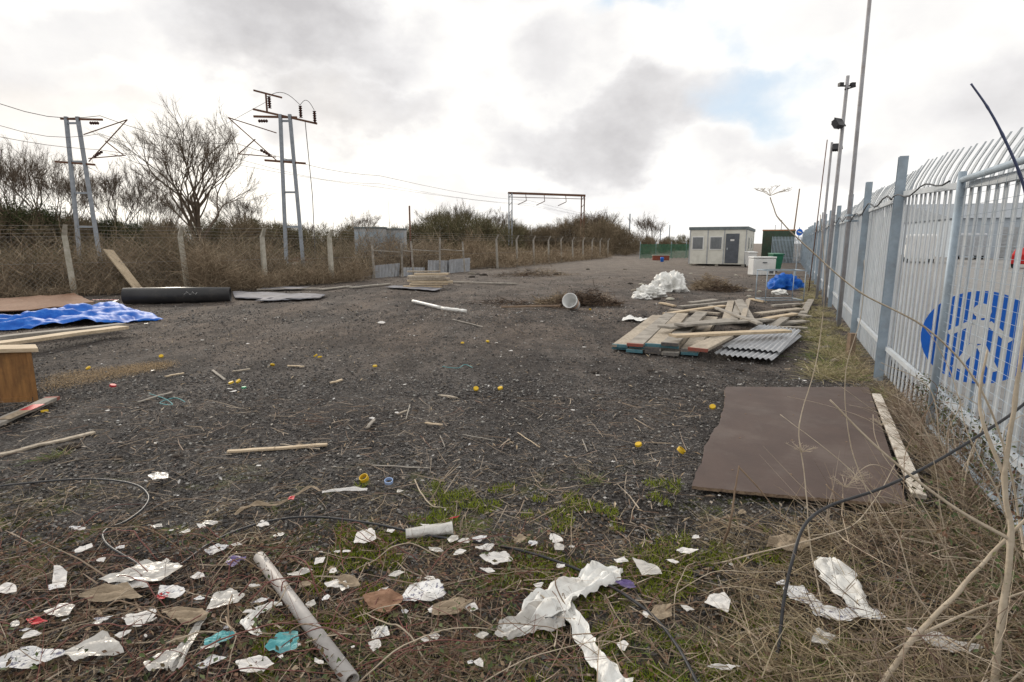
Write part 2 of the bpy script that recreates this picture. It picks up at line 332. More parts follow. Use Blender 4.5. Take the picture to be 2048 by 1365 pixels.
def stones(n,yr,sz,k=.95,pw=1.3):
    y=yr[0]+(yr[1]-yr[0])*NR.random(n)**pw; x=(NR.random(n)*2-1)*(y*k+.3)
    s=sz[0]+(sz[1]-sz[0])*NR.random(n)**3
    base=np.array([[1,0,0],[-1,0,0],[0,1,0],[0,-1,0],[0,0,1],[0,0,-1]],float)
    v=base[None]*(.6+.6*NR.random((n,6,1)))+NR.normal(size=(n,6,3))*.18
    v[:,:,2]*=.65
    a=NR.random(n)*6.28; ca,sa=np.cos(a)[:,None],np.sin(a)[:,None]
    X=v[:,:,0]*ca-v[:,:,1]*sa; Y=v[:,:,0]*sa+v[:,:,1]*ca
    v=np.stack([X,Y,v[:,:,2]],2)*s[:,None,None]+np.stack([x,y,s*.2-.006],1)[:,None,:]
    f=np.array([[0,2,4],[2,1,4],[1,3,4],[3,0,4],[2,0,5],[1,2,5],[3,1,5],[0,3,5]])
    return v.reshape(-1,3),((np.arange(n)*6)[:,None,None]+f[None]).reshape(-1,3)
v,f=merge(stones(62000,(1.4,6.5),(.006,.017)),stones(22000,(5.5,13),(.009,.022)),stones(7000,(11,28),(.015,.04)))
npobj('gravel',v,f,gravm,kind='stuff')
# ---------- palisade fence on the right ----------
def fx(y): return 1.16+.4857*y
fdir=V((.437,.8995,0)).normalized(); fout=V((fdir.y,-fdir.x,0))
A=V((4.25,6.25,0)); NB=V((1.32,2.95,0)).normalized()
fence=thing('palisade_fence','tall galvanised steel palisade fence with pointed splayed pales','fence',A)
def bay(a,b,ha,hb,pitch=.16,w_=1.0):
    d=(b-a); Lb=d.length; d.normalize(); o=V((d.y,-d.x,0))
    n=int(Lb/pitch); mb=MB()
    for i in range(n):
        s=(i+.5)/n; c=a.lerp(b,s)+o*.03; h=ha+(hb-ha)*s+R.uniform(-.012,.012); lean=R.uniform(-.01,.01)
        prof=[(-.036*w_,0),(-.020*w_,.012*w_),(-.007*w_,.002),(.007*w_,.002),(.020*w_,.012*w_),(.036*w_,0)]
        rows=[(.05,0,1),(h-.32,0,1),(h-.22,.02,1),(h-.12,.06,.95),(h-.05,.095,.8),(h+.02,.13,.10)]
        vv=[]
        for z,off,wd in rows:
            for px,py in prof: vv.append(c+d*(px*wd+lean*z)+o*(py+off)+V((0,0,z)))
        ff=[(r*6+k,r*6+k+1,(r+1)*6+k+1,(r+1)*6+k) for r in range(5) for k in range(5)]
        mb.add(vv,ff)
    mb.obj('pales',galv,parent=fence)
    mb=MB(); mb.beam(a+V((0,0,.38)),b+V((0,0,.38)),.04,.045); mb.obj('rail',galv,parent=fence)
    mb=MB(); mb.beam(a+V((0,0,ha-.32)),b+V((0,0,hb-.32)),.045,.05); mb.obj('rail',galv,parent=fence)
def hpost(p,h,d):
    o=V((d.y,-d.x,0)); ang=math.atan2(d.y,d.x)
    mb=MB(); c=p-o*.045
    mb.box(c-d*.04+V((0,0,h/2)),(.007,.085,h),ang); mb.box(c+d*.04+V((0,0,h/2)),(.007,.085,h),ang); mb.box(c+V((0,0,h/2)),(.073,.007,h),ang)
    mb.obj('post',galvd,parent=fence)
near=[A-NB*2.75,A-NB*5.5,A-NB*8.2]
for q0,q1,h0,h1 in((A,near[0],2.40,2.27),(near[0],near[1],2.27,2.22),(near[1],near[2],2.22,2.2)): bay(q1,q0,h1,h0,.166,.97)
hpost(A,2.47,fdir); hpost(near[1],2.15,fdir)
k=0; q=A
while q.y<44:
    y2=q.y+2.75*.9; q2=V((fx(y2)+.04,y2,0)); h=2.36+.03*math.sin(k*2.1)
    bay(q,q2,h,h,.150,1.05); hpost(q2,h+.1,fdir); q=q2; k+=1
mb=MB(); pl=[]
for i in range(60):
    s=i/59; c=A.lerp(V((fx(24),24,0)),s)-fout*.11; pl.append(c+V((0,0,2.02+.05*math.sin(i*1.3)+.04*math.sin(i*.37))))
mb.tube(pl,.010,5); mb.obj('hanging_cable',cablem,label='black electric cable strung loosely along the steel fence rail',cat='cable',smooth=True)
pl=[(A-fout*.12-NB*2.2*(i/12))+V((0,0,2.02+.03*math.sin(i))) for i in range(13)]
mb=MB(); mb.tube(pl,.007,5); mb.obj('hanging_cable',cablem,label='thin black cable tied to the fence top rail',cat='cable',smooth=True)
tp=V((3.30,4.17,0)); tf=thing('mesh_fence_panel','tubular galvanised wire mesh panel standing against the palisade fence','fence panel',tp)
off=-fout*.05; e2=tp-NB*3.2
mb=MB(); mb.tube([tp+off,tp+off+V((0,0,2.06))],.026,12); mb.tube([tp+off+V((0,0,2.0)),e2+off+V((0,0,2.0))],.022,12); mb.tube([e2+off,e2+off+V((0,0,2.05))],.026,12)
mb.tube([tp+off+V((0,0,.15)),e2+off+V((0,0,.15))],.018,10)
mb.obj('tube_frame',galvd,parent=tf,smooth=True)
mb=MB()
for i in range(26):
    z=.2+i*.07; mb.tube([tp+off+V((0,0,z)),e2+off+V((0,0,z))],.0014,3,cap=False)
for i in range(22):
    c=tp.lerp(e2,i/22)+off; mb.tube([c+V((0,0,.15)),c+V((0,0,2.0))],.0016,3,cap=False)
mb.obj('wire_mesh',galvd,parent=tf)
cf=thing('palisade_fence','short run of palisade fencing closing the far yard end','fence',V((20.6,45,0)))
mb=MB(); a=V((20.6,45,0)); b_=V((23.0,45,0))
for i in range(22):
    c=a.lerp(b_,i/21); mb.box(c+V((0,0,1.0)),(.06,.01,2.0))
    mb.add([c+V((-.03,0,2)),c+V((.03,0,2)),c+V((0,0,2.12))],[(0,1,2)])
mb.obj('pales',galvd,parent=cf)
for z in(.4,1.8): mb=MB(); mb.beam(a+V((0,.04,z)),b_+V((0,.04,z)),.04,.05); mb.obj('rail',galvd,parent=cf)
# ---------- round blue sign behind fence ----------
sc_=D(1957,676,4.6); sgn=thing('road_sign','round blue sign with a white walking figure behind the pales','sign',V((sc_.x,sc_.y,0)))
def disc(mb,c,r,nrm,m=0,n=40,th=.004):
    nrm=V(nrm).normalized(); x=nrm.cross(V((0,0,1))).normalized(); y=x.cross(nrm)
    vs=[c+nrm*th/2+(x*math.cos(t)+y*math.sin(t))*r for t in [2*math.pi*i/n for i in range(n)]]
    vs+=[v-nrm*th for v in vs]
    mb.add(vs,[tuple(range(n)),tuple(range(2*n-1,n-1,-1))]+[(i,i+n,(i+1)%n+n,(i+1)%n) for i in range(n)],m)
nrm=V((-.62,-.78,0)).normalized()
mb=MB(); disc(mb,sc_,.39,nrm); mb.obj('sign_disc',signb,parent=sgn)
sx=nrm.cross(V((0,0,1))).normalized(); c=sc_+nrm*.006
def fig(o,s):
    mb=MB()
    def strip(a,b,wd):
        pa=c+sx*(o[0]+a[0]*s)+V((0,0,o[1]+a[1]*s)); pb=c+sx*(o[0]+b[0]*s)+V((0,0,o[1]+b[1]*s)); d=(pb-pa).normalized(); q=d.cross(nrm)*wd*s/2
        mb.add([pa-q,pa+q,pb+q,pb-q],[(0,1,2,3)])
    disc(mb,c+sx*o[0]+V((0,0,o[1]+.235*s)),.06*s,nrm,n=16,th=.002)
    strip((0,.16),(0,-.04),.11); strip((-.02,-.045),(-.13,-.26),.06); strip((.02,-.05),(.12,-.26),.06); strip((-.05,.14),(-.20,.0),.045); strip((.05,.14),(.20,.03),.045)
    mb.obj('white_figure',whitepaint,parent=sgn)
fig((0,-.01),1.0)
mb=MB(); mb.tube([V((sc_.x,sc_.y,0))-nrm*.04,sc_-nrm*.04+V((0,0,.3))],.025,8); mb.obj('sign_post',galvd,parent=sgn)
s2=D(1599,465,24); s2t=thing('round_sign','small round blue sign on a thin post by the fence','sign',V((s2.x,s2.y,0)))
mb=MB(); disc(mb,s2,.14,(0,-1,0)); mb.obj('sign_disc',signb,parent=s2t); mb=MB(); mb.tube([V((s2.x,s2.y+.03,0)),s2+V((0,.03,.2))],.02,6); mb.obj('sign_post',galvd,parent=s2t)
mb=MB(); mb.beam(s2+V((-.08,-.01,.03)),s2+V((.08,-.01,-.02)),.004,.05); mb.obj('white_arrow',whitepaint,parent=s2t)
# ---------- poles ----------
def pole(u0,v0,top_v,r,label,d=None,lean=0,mat=galvd,cat='pole',name='steel_pole'):
    b0=G(u0,v0) if d is None else V((D(u0,487,d).x,d,0))
    y=b0.y; b=-(top_v-CY)/F
    z=(b*(y*cP)-y*sP)/(cP+b*sP)+H
    t=thing(name,label,cat,b0)
    mb=MB(); top=b0+V((lean,0,z)); mb.tube([b0,b0.lerp(top,.5),top],[r,r*.95,r*.85],10)
    mb.obj('shaft',mat,parent=t,smooth=True); return t,b0,top
poleM=M('pole_steel',(.36,.36,.38),(.27,.27,.29),scale=5,rough=.6,dirt=(.2,.14,.1),dscale=4)
t1,b1,tt=pole(1677,655,-130,.036,'tall plain galvanised pole standing against the steel fence',lean=-.04,mat=poleM)
for z in(1.95,2.05):
    mb=MB(); mb.box(b1+V((.06,.02,z)),(.22,.12,.03)); mb.obj('bracket',galvd,parent=t1)
def flood(c,par,s=1,yaw=0):
    mb=MB(); Q=Matrix.Rotation(yaw,3,'Z')@Matrix.Rotation(math.radians(-35),3,'X')
    mb.box(c,(.30*s,.12*s,.24*s),Q); mb.box(c+Q@V((0,-.075*s,0)),(.34*s,.03*s,.28*s),Q)
    for k in range(4): mb.box(c+Q@V(((-.1+.066*k)*s,.08*s,0)),(.012*s,.06*s,.2*s),Q)
    mb.obj('flood_lamp',lampm,parent=par,bevel=.008)
t2,b2,top2=pole(1647,615,152,.045,'galvanised lighting pole with floodlights clamped to it',lean=.05,name='lighting_pole',mat=poleM)
mb=MB(); mb.beam(top2+V((-.2,0,-.22)),top2+V((.16,0,-.22)),.03,.03); mb.beam(top2+V((-.05,0,-.30)),top2+V((.15,-.1,-.25)),.03,.03)
for k in(-.17,.1): mb.box(top2+V((k,-.05,-.2)),(.09,.1,.07))
mb.obj('lamp_bracket',lampm,parent=t2)
flood(b2.lerp(top2,.80)+V((-.16,-.08,0)),t2,.8,.5)
mb=MB(); mb.beam(b2.lerp(top2,.8),b2.lerp(top2,.8)+V((-.16,-.05,0)),.03,.03); mb.obj('lamp_arm',lampm,parent=t2)
t3,b3,top3=pole(1633,600,285,.035,'grey pole with a single floodlight on its top bracket',lean=.02,name='lighting_pole',mat=poleM)
flood(top3+V((.12,-.05,-.15)),t3,.7,-.3)
pole(1617,585,280,.016,'thin rusty steel pole beside the palisade fence',lean=.15,mat=rust)
pole(1583,487,378,.06,'thin brown timber pole in the distance',d=50,lean=.3,mat=stemd,name='timber_pole')
pole(821,487,412,.05,'thin rusty steel pole near the corrugated sheets',d=30,mat=rust)
pole(1258,487,428,.13,'distant grey railway mast',d=95,mat=steelfar,name='railway_mast')
pole(1338,487,450,.12,'distant grey railway mast',d=130,mat=steelfar,name='railway_mast')
pole(1320,487,458,.12,'distant grey railway mast',d=120,mat=steelfar,name='railway_mast')
for u,d,tv in((1560,70,440),(1548,85,450),(1640,38,425)): pole(u,487,tv,.05,'thin distant grey pole beyond the yard',d=d,mat=poleM)
# ---------- cabin ----------
def wall_box(mb,o,dx,dy,w_,d_,h,z0=0):
    vs=[o+V((0,0,z0)),o+dx*w_+V((0,0,z0)),o+dx*w_+dy*d_+V((0,0,z0)),o+dy*d_+V((0,0,z0))]; vs+=[v+V((0,0,h)) for v in vs]
    mb.add(vs,[(3,2,1,0),(4,5,6,7),(0,1,5,4),(1,2,6,5),(2,3,7,6),(3,0,4,7)])
dx=V((.9,-.437,0)).normalized(); dy=V((.437,.9,0)).normalized()
rc=G(1490,533); lc=rc-dx*3.76
cb=thing('site_cabin','pale portable site cabin with grey door and two barred windows','cabin',lc)
mb=MB(); wall_box(mb,lc,dx,dy,3.76,9.0,2.35,.12); mb.obj('wall',cream,parent=cb)
mb=MB(); wall_box(mb,lc-dx*.06-dy*.06,dx,dy,3.88,9.12,.2,2.47); mb.obj('roof',roofm,parent=cb)
for s in(.05,1.8,3.5):
    mb=MB(); wall_box(mb,lc+dx*s+dy*.1,dx,dy,.2,.2,.13,-.01); mb.obj('support_block',conc,parent=cb)
for s in(0.0,1.2,2.28,3.68):
    mb=MB(); wall_box(mb,lc+dx*s-dy*.015,dx,dy,.08,.02,2.34,.13); mb.obj('wall_trim',cabg,parent=cb)
for s,wd in((.18,.8),(1.36,.86)):
    fr=MB(); wall_box(fr,lc+dx*s-dy*.04,dx,dy,wd,.05,.92,1.10); fo=fr.obj('window',whitepaint,parent=cb)
    g_=MB(); wall_box(g_,lc+dx*(s+.06)-dy*.05,dx,dy,wd-.12,.02,.8,1.16); g_.obj('glass',glass,parent=fo)
    g_=MB()
    for k in range(3): wall_box(g_,lc+dx*(s+.2+k*.2)-dy*.06,dx,dy,.015,.015,.8,1.16)
    g_.obj('window_bars',gdoor,parent=fo)
dr=MB(); wall_box(dr,lc+dx*2.42-dy*.04,dx,dy,.86,.05,2.0,.2); do=dr.obj('door',gdoor,parent=cb)
hd=MB(); wall_box(hd,lc+dx*2.52-dy*.08,dx,dy,.05,.04,.15,1.1); hd.obj('handle',galv,parent=do)
sg=MB(); wall_box(sg,lc+dx*2.72-dy*.055,dx,dy,.25,.015,.12,1.7); sg.obj('door_notice',whitepaint,parent=do)
for s in(1.2,4.5):
    fr=MB(); wall_box(fr,lc+dx*3.75+dy*s,dx,dy,.05,1.1,.9,1.1); fo=fr.obj('window',whitepaint,parent=cb)
    g_=MB(); wall_box(g_,lc+dx*3.78+dy*(s+.08),dx,dy,.035,.94,.76,1.17); g_.obj('glass',glass,parent=fo)
o=rc+dx*.6+dy*9.5; ct=thing('shipping_container','dark green shipping container beyond the cabin','container',o)
mb=MB(); wall_box(mb,o,dx,dy,2.4,6,2.5,.05); mb.obj('body',cont,parent=ct)
mb=MB()
for k in range(9): wall_box(mb,o+dx*(.1+k*.27)-dy*.03,dx,dy,.08,.04,2.3,.15)
mb.obj('door_ribs',cont,parent=ct)
mb=MB(); wall_box(mb,o-dx*.03-dy*.03,dx,dy,2.46,6.06,.1,2.55); mb.obj('top_frame',M('faded_orange_paint',(.42,.2,.1),rough=.7),parent=ct)
o=G(1506,551); fz=thing('chest_freezer','dumped white chest freezer beside the fence','freezer',o)
mb=MB(); mb.box(o+V((.55,.35,.4)),(1.1,.65,.8)); mb.obj('body',whitepaint,parent=fz,bevel=.03)
mb=MB(); mb.box(o+V((.55,.35,.86)),(1.14,.69,.08)); mb.obj('lid',whitepaint,parent=fz,bevel=.02)
mb=MB(); mb.box(o+V((.55,0.0,.62)),(.2,.03,.05)); mb.obj('handle',gdoor,parent=fz)
mb=MB(); mb.box(o+V((.9,.02,.15)),(.2,.02,.12)); mb.obj('vent',gdoor,parent=fz)
def wheelie(u,v,mat,label):
    o=G(u,v); t=thing('wheelie_bin',label,'bin',o); mb=MB()
    vs=[]
    for z,s in((.08,.2),(.95,.28)):
        for x,y in((-1,-1),(1,-1),(1,1),(-1,1)): vs.append(o+V((x*s,y*s*1.15,z)))
    mb.add(vs,[(3,2,1,0),(4,5,6,7),(0,1,5,4),(1,2,6,5),(2,3,7,6),(3,0,4,7)]); mb.obj('body',mat,parent=t,bevel=.02)
    mb=MB(); mb.box(o+V((0,-.02,.98)),(.6,.7,.07),Matrix.Rotation(.06,3,'X')); mb.obj('lid',mat,parent=t,bevel=.02)
    for sx_ in(-.2,.2):
        mb=MB(); mb.tube([o+V((sx_-.03,.25,.1)),o+V((sx_+.03,.25,.1))],.1,14); mb.obj('wheel',tyre,parent=t)
wheelie(1549,545,green,'green wheelie bin standing behind the dumped freezer')
wheelie(1500,535,whitepaint,'pale plastic bin beside the cabin')
o=G(1304,521); bw=thing('brick_wall','low red brick wall stub near the green netting','wall',o)
mb=MB(); mb.box(o+V((.8,0,.22)),(1.5,.25,.44)); mb.obj('brickwork',brick,parent=bw); mb=MB(); mb.box(o+V((.8,0,.46)),(1.6,.32,.05)); mb.obj('coping',conc,parent=bw)
o=G(1324,524); mb=MB(); mb.tube([o,o+V((0,0,.03)),o+V((0,0,.2)),o+V((0,0,.23)),o+V((0,0,.36)),o+V((0,0,.39))],[.12,.14,.14,.16,.14,.11],16)
mb.obj('plastic_drum',signb,label='small blue plastic drum by the brick wall',cat='drum',smooth=True)
a=V((12.9,57,0)); b_=V((20,60,0)); gn=thing('netting_fence','green mesh netting fence across the far end of the yard','fence',a)
mb=MB()
for i in range(90):
    c=a.lerp(b_,i/89); mb.box(c+V((0,0,.75)),(.03,.01,1.4+.1*math.sin(i)),.4)
for k in range(12): mb.beam(a+V((0,0,.1+k*.12)),b_+V((0,0,.1+k*.12)),.01,.03)
mb.obj('netting',green,parent=gn)
for i in range(5):
    mb=MB(); c=a.lerp(b_,i/4); mb.tube([c+V((0,.1,0)),c+V((0,.1,1.7))],.04,6); mb.obj('post',galvd,parent=gn)
# ---------- left concrete-post fence ----------
lp=[V((-19.5,13.4,0)),V((-17.2,14.4,0)),G(-75,602)]+[G(150,592),G(376,583),G(531,573),G(664,566),V((-5.9,26.2,0)),V((-3.6,30.2,0)),V((-.9,35.2,0))]
while lp[-1].y<60: lp.append(lp[-1]+V((1.25,2.9,0)))
lf=thing('chain_link_fence','chain link fence on cranked concrete posts overgrown with dead brambles','fence',lp[3])
tops=[]; concd=M('far_concrete',(.33,.31,.28),(.24,.22,.19),scale=8)
for i,p in enumerate(lp):
    d=(lp[min(i+1,len(lp)-1)]-lp[max(i-1,0)]).normalized(); o_=V((-d.y,d.x,0))
    ln=V((R.uniform(-.06,.06)-.05,R.uniform(-.05,.05),0)); h=1.78
    a=p; b2_=p+ln+V((0,0,h)); c2=b2_+V((.16,-.12,.3)); mb=MB(); tops.append((a,b2_,c2))
    if i in(7,8): continue
    vs=[]; sc2=1 if i<7 else .75
    for q,s in((a,.08),(b2_,.065),(c2,.05)):
        for x,y in((-1,-1),(1,-1),(1,1),(-1,1)): vs.append(q+(d*x*s+o_*y*s)*sc2)
    mb.add(vs,[(3,2,1,0),(8,9,10,11)]+[(r*4+k,r*4+(k+1)%4,r*4+4+(k+1)%4,r*4+4+k) for r in(0,1) for k in range(4)])
    mb.obj('concrete_post',conc if i<7 else concd,parent=lf,bevel=.008)
mb=MB(); mw=MB()
for i in range(len(lp)-1):
    a0,b0,c0=tops[i]; a1,b1_,c1=tops[i+1]
    for s in(.25,.6,.97):
        pa=b0.lerp(c0,s);pb=b1_.lerp(c1,s); mb.tube([pa,(pa+pb)/2-V((0,0,.04)),pb],.0045,3,cap=False)
    for s in(.08,.55,.98):
        pa=a0.lerp(b0,s);pb=a1.lerp(b1_,s); mb.tube([pa,(pa+pb)/2-V((0,0,.02)),pb],.0045,3,cap=False)
    Ls=(lp[i+1]-lp[i]).length; n=int(Ls/.13)
    if i>7: continue
    for k in range(-14,n):
        for sg_ in(1,-1):
            x0=k*.13; x1=x0+1.72; z0,z1=.05,1.75
            if x0<0: z0+= -x0/1.72*1.7; x0=0
            if x1>Ls: z1-= (x1-Ls)/1.72*1.7; x1=Ls
            if z1<=z0: continue
            if sg_<0: x0,x1=Ls-x0,Ls-x1
            P0=lp[i].lerp(lp[i+1],x0/Ls)+V((0,-.06,z0)); P1=lp[i].lerp(lp[i+1],x1/Ls)+V((0,-.06,z1)); s=V((0,0,.0028))
            mw.add([P0-s,P0+s,P1+s,P1-s],[(0,1,2,3)])
mb.obj('line_wire',linkM,parent=lf); mw.obj('chain_link',linkM,parent=lf)
def scrub(poly,n,width,off,hmin,hmax,wd,mat,name,up=.35,fr=.35):
    poly=[np.array(p) for p in poly]; idx=NR.integers(0,len(poly)-1,n); t=NR.random(n)
    A0=np.array([poly[i] for i in idx]);A1=np.array([poly[i+1] for i in idx]); base=A0+(A1-A0)*t[:,None]
    d=unit(A1-A0); o_=np.stack([-d[:,1],d[:,0],np.zeros(n)],1)
    base=base+o_*((NR.random(n)*width+off)[:,None])
    dens=np.array([noise.noise(V((x*fr,y*fr,1.7)))+.5*noise.noise(V((x*1.1,y*1.1,4.7))) for x,y in base[:,:2]])
    hh=(hmin+(hmax-hmin)*NR.random(n))*(.8+1.1*np.clip(dens,-.5,.6))
    base[:,2]=NR.random(n)**1.2*hh*.75
    dr=NR.normal(size=(n,3))*.7; dr[:,2]=np.abs(dr[:,2])*.8+up
    v,f=blades(base,dr,.2+hh*.4*NR.random(n),wd*(.5+.8*NR.random(n)),NR.normal(size=(n,3))*.5+np.array([0,0,-.3]))
    v[:,2]=np.maximum(v[:,2],-.02)
    return npobj(name,v,f,mat,kind='stuff')
scrub(lp[:8],38000,3.0,.15,.5,2.0,.013,scrubm,'undergrowth',fr=.5)
scrub(lp[:8],24000,2.6,.5,.5,2.0,.016,scrubd,'bramble_undergrowth',fr=.45)
scrub(lp[:7],11000,.8,-.4,.15,.8,.010,scrubm,'dry_undergrowth',fr=.6)
scrub([G(400,588),G(450,584),G(560,578)],4500,1.1,-.3,.8,1.6,.012,scrubm,'dry_undergrowth')
scrub([G(560,575),G(664,568),G(740,562)],3500,1.0,-.2,.5,1.3,.012,scrubm,'dry_undergrowth')
scrub(lp[9:],20000,4.0,-.6,.6,1.6,.024,scrubm,'undergrowth')
scrub([V((-6.5,28.5,0)),V((-3.2,32.5,0)),V((-.5,37,0))],16000,3,0,.8,2.2,.02,scrubm,'undergrowth')
scrub([(-40,18,0),(-22,30,0),(-6,45,0),(2,62,0)],16000,8,0,.8,2.3,.028,scrubm,'field_undergrowth')
scrub([(-40,18,0),(-22,30,0),(-6,45,0),(2,62,0)],14000,8,1,.8,2.6,.028,scrubd,'field_undergrowth')
# ---------- railway ----------
rd=V((.46,.888,0)).normalized(); ro=V((-rd.y,rd.x,0)); rp=V((-18,27,0)); balm=M('ballast',(.22,.17,.13),(.13,.10,.08),scale=9,bump=.5)
for k in(0,1):
    c=rp+ro*(1.5+k*4.2)
    a=c-rd*60;b_=c+rd*160
    mb=MB(); s=ro*1.9; 
    mb.add([a-s*1.3,a-s*.8+V((0,0,.3)),a+s*.8+V((0,0,.3)),a+s*1.3,b_-s*1.3,b_-s*.8+V((0,0,.3)),b_+s*.8+V((0,0,.3)),b_+s*1.3],[(0,4,5,1),(1,5,6,2),(2,6,7,3)])
    mb.obj('railway_ballast',balm,origin=(0,0,0),kind='structure')
    tr=thing('railway_track','pair of rusty rails on sleepers over stone ballast','railway track',c)
    for q in(-.72,.72):
        mb=MB(); mb.beam(a+ro*q+V((0,0,.44)),b_+ro*q+V((0,0,.44)),.07,.15); mb.obj('rail',rust,parent=tr)
    mb=MB()
    for i in range(150):
        mb.beam(a+rd*(30+i*.7)-ro*1.25+V((0,0,.32)),a+rd*(30+i*.7)+ro*1.25+V((0,0,.32)),.25,.1)
    mb.obj('sleepers',conc,parent=tr)
def mast(base,h,side,ins=False,gap=1.0,label=''):
    t=thing('railway_mast',label,'railway mast',base); ax=V((1,0,0))
    for s in(-1,1): 
        mb=MB(); p0=base+ax*s*gap/2*1.15; p1=base+ax*s*gap/2*.6+V((0,0,h)); mb.beam(p0,p1,.15,.15,up=V((0,1,0))); mb.obj('leg',steelfar,parent=t)
    for z in(h*.3,h*.52,h*.72,h*.96):
        mb=MB(); q=gap/2*(1.1-.5*z/h); mb.beam(base+ax*(-q)+V((0,0,z)),base+ax*q+V((0,0,z)),.06,.1); mb.obj('cross_brace',steelfar,parent=t)
    for a_,b_ in ((V((-1.6 if side<0 else -.6,0,h-.1)),V((1.6 if side>0 else .6,0,h-.15))),(V((-1.2,0,h*.72)),V((.9,0,h*.70)))):
        mb=MB(); mb.beam(base+a_,base+b_,.08,.1); mb.obj('cross_arm',rust,parent=t)
    e=base+V((side*2.9,0,h-.15))
    for pts_ in ([base+V((side*.5,0,h-.9)),e],[base+V((side*.6,0,h*.72)),e],[base+V((side*.6,0,h*.74)),base+V((side*2.6,0,h*.76))],[base+V((side*1.6,0,h*.85)),base+V((side*2.5,0,h*.76))]):
        mb=MB(); mb.tube(pts_,.028,6); mb.obj('cantilever',rust,parent=t)
    for (x,z) in((side*.9,h-.32),(side*.9,h*.75)):
        mb=MB(); mb.tube([base+V((x+side*i*.06,0,z+(i*.035 if z<h*.8 else 0))) for i in range(9)],[.09 if i%2 else .045 for i in range(9)],8); mb.obj('insulator',ceram,parent=t)
    if ins:
        mb=MB(); mb.beam(base+V((-.9,0,h+.1)),base+V((-.9,0,h+1.0)),.07,.07); mb.beam(base+V((-1.5,0,h+1.15)),base+V((-.1,0,h+.8)),.08,.08); mb.beam(base+V((-1.6,0,h+.25)),base+V((1.6,0,h-.45)),.09,.09)
        mb.obj('switch_frame',rust,parent=t)
        for x,z in((-.75,h+.6),(.8,h+.15),(1.5,h-.1)):
            mb=MB(); mb.tube([base+V((x,0,z-.3+i*.055)) for i in range(11)],[.045 if i%2 else .10 for i in range(11)],8); mb.obj('insulator',ceram,parent=t)
        mb=MB()
        for x0,z0,x1,z1 in((-.75,h+.9,.8,h+.45),(.8,h+.45,1.5,h+.2)):
            mb.tube([base+V((x0+(x1-x0)*i/8,0,z0+(z1-z0)*i/8+.35*math.sin(math.pi*i/8))) for i in range(9)],.014,4)
        mb.tube([base+V((1.0,0,h-.3)),base+V((1.15,0,h*.5)),base+V((1.1,0,.3))],.02,4)
        mb.obj('jumper_cable',wireM,parent=t)
    return t
mL=V((D(176,487,31).x,31,0)); mC=V((D(587,487,30).x,30,0))
mast(mL,8.1,1,label='twin-leg steel railway mast with rusty cantilever arms')
mast(mC,8.0,-1,ins=True,gap=.8,label='twin-leg steel railway mast topped with insulators and jumper cables')
pa=V((D(1021,487,74).x,74,0)); pb=V((D(1164,487,78).x,78,0)); pg=thing('railway_gantry','rusty steel portal gantry spanning the tracks','gantry',pa)
hz=7.9
for q in(pa,pb):
    mb=MB(); mb.beam(q+V((-.2,0,0)),q+V((-.2,0,hz)),.14,.25,up=V((0,1,0))); mb.beam(q+V((.2,0,0)),q+V((.2,0,hz)),.14,.25,up=V((0,1,0)))
    for i in range(8): mb.beam(q+V((-.2,0,i+.3)),q+V((.2,0,i+.8)),.05,.07)
    mb.obj('leg',steelfar if q is pa else rust,parent=pg)
mb=MB(); mb.beam(pa+V((-.3,0,hz)),pb+V((.3,0,hz)),.2,.28); mb.obj('cross_beam',rust,parent=pg)
mb=MB(); mb.beam(pa+V((-.3,0,hz-.5)),pb+V((.3,0,hz-.45)),.08,.08); mb.obj('cross_beam',rust,parent=pg)
for s in(.2,.45,.75):
    c=pa.lerp(pb,s); mb=MB(); mb.beam(c+V((0,0,hz)),c+V((.1,0,hz-.9)),.08,.08); mb.tube([c+V((.1,0,hz-.9)),c+V((-1.0,0,hz-1.4))],.05,5); mb.obj('wire_dropper',rust,parent=pg)
for k in range(3):
    mb=MB(); path=[D(-60,[186,262,232][k],18),D(200,[232,300,268][k],25),D(475,[288,330,318][k],30),D(760,[352,375,368][k],45),D(1060,[402,412,408][k],76),D(1250,[440,445,443][k],130)]
    pp=[]
    for i in range(len(path)-1):
        for j in range(6):
            t=j/6; c=path[i].lerp(path[i+1],t); c.z-=.35*math.sin(math.pi*t)*(1 if k!=1 else .3); pp.append(c)
    pp.append(path[-1]); mb.tube(pp,.009 if k else .012,4); mb.obj('overhead_wire',wireM,label='dark overhead railway line wire strung between masts',cat='wire',group='overhead railway wires')
mb=MB(); a=D(265,262,30.5);b_=D(540,200,30); mb.tube([a.lerp(b_,i/12)-V((0,0,1.1*math.sin(math.pi*(i/12)**.6))) for i in range(13)],.010,4); mb.obj('overhead_wire',wireM,label='slack feeder wire looping up to the railway mast',cat='wire',group='overhead railway wires')
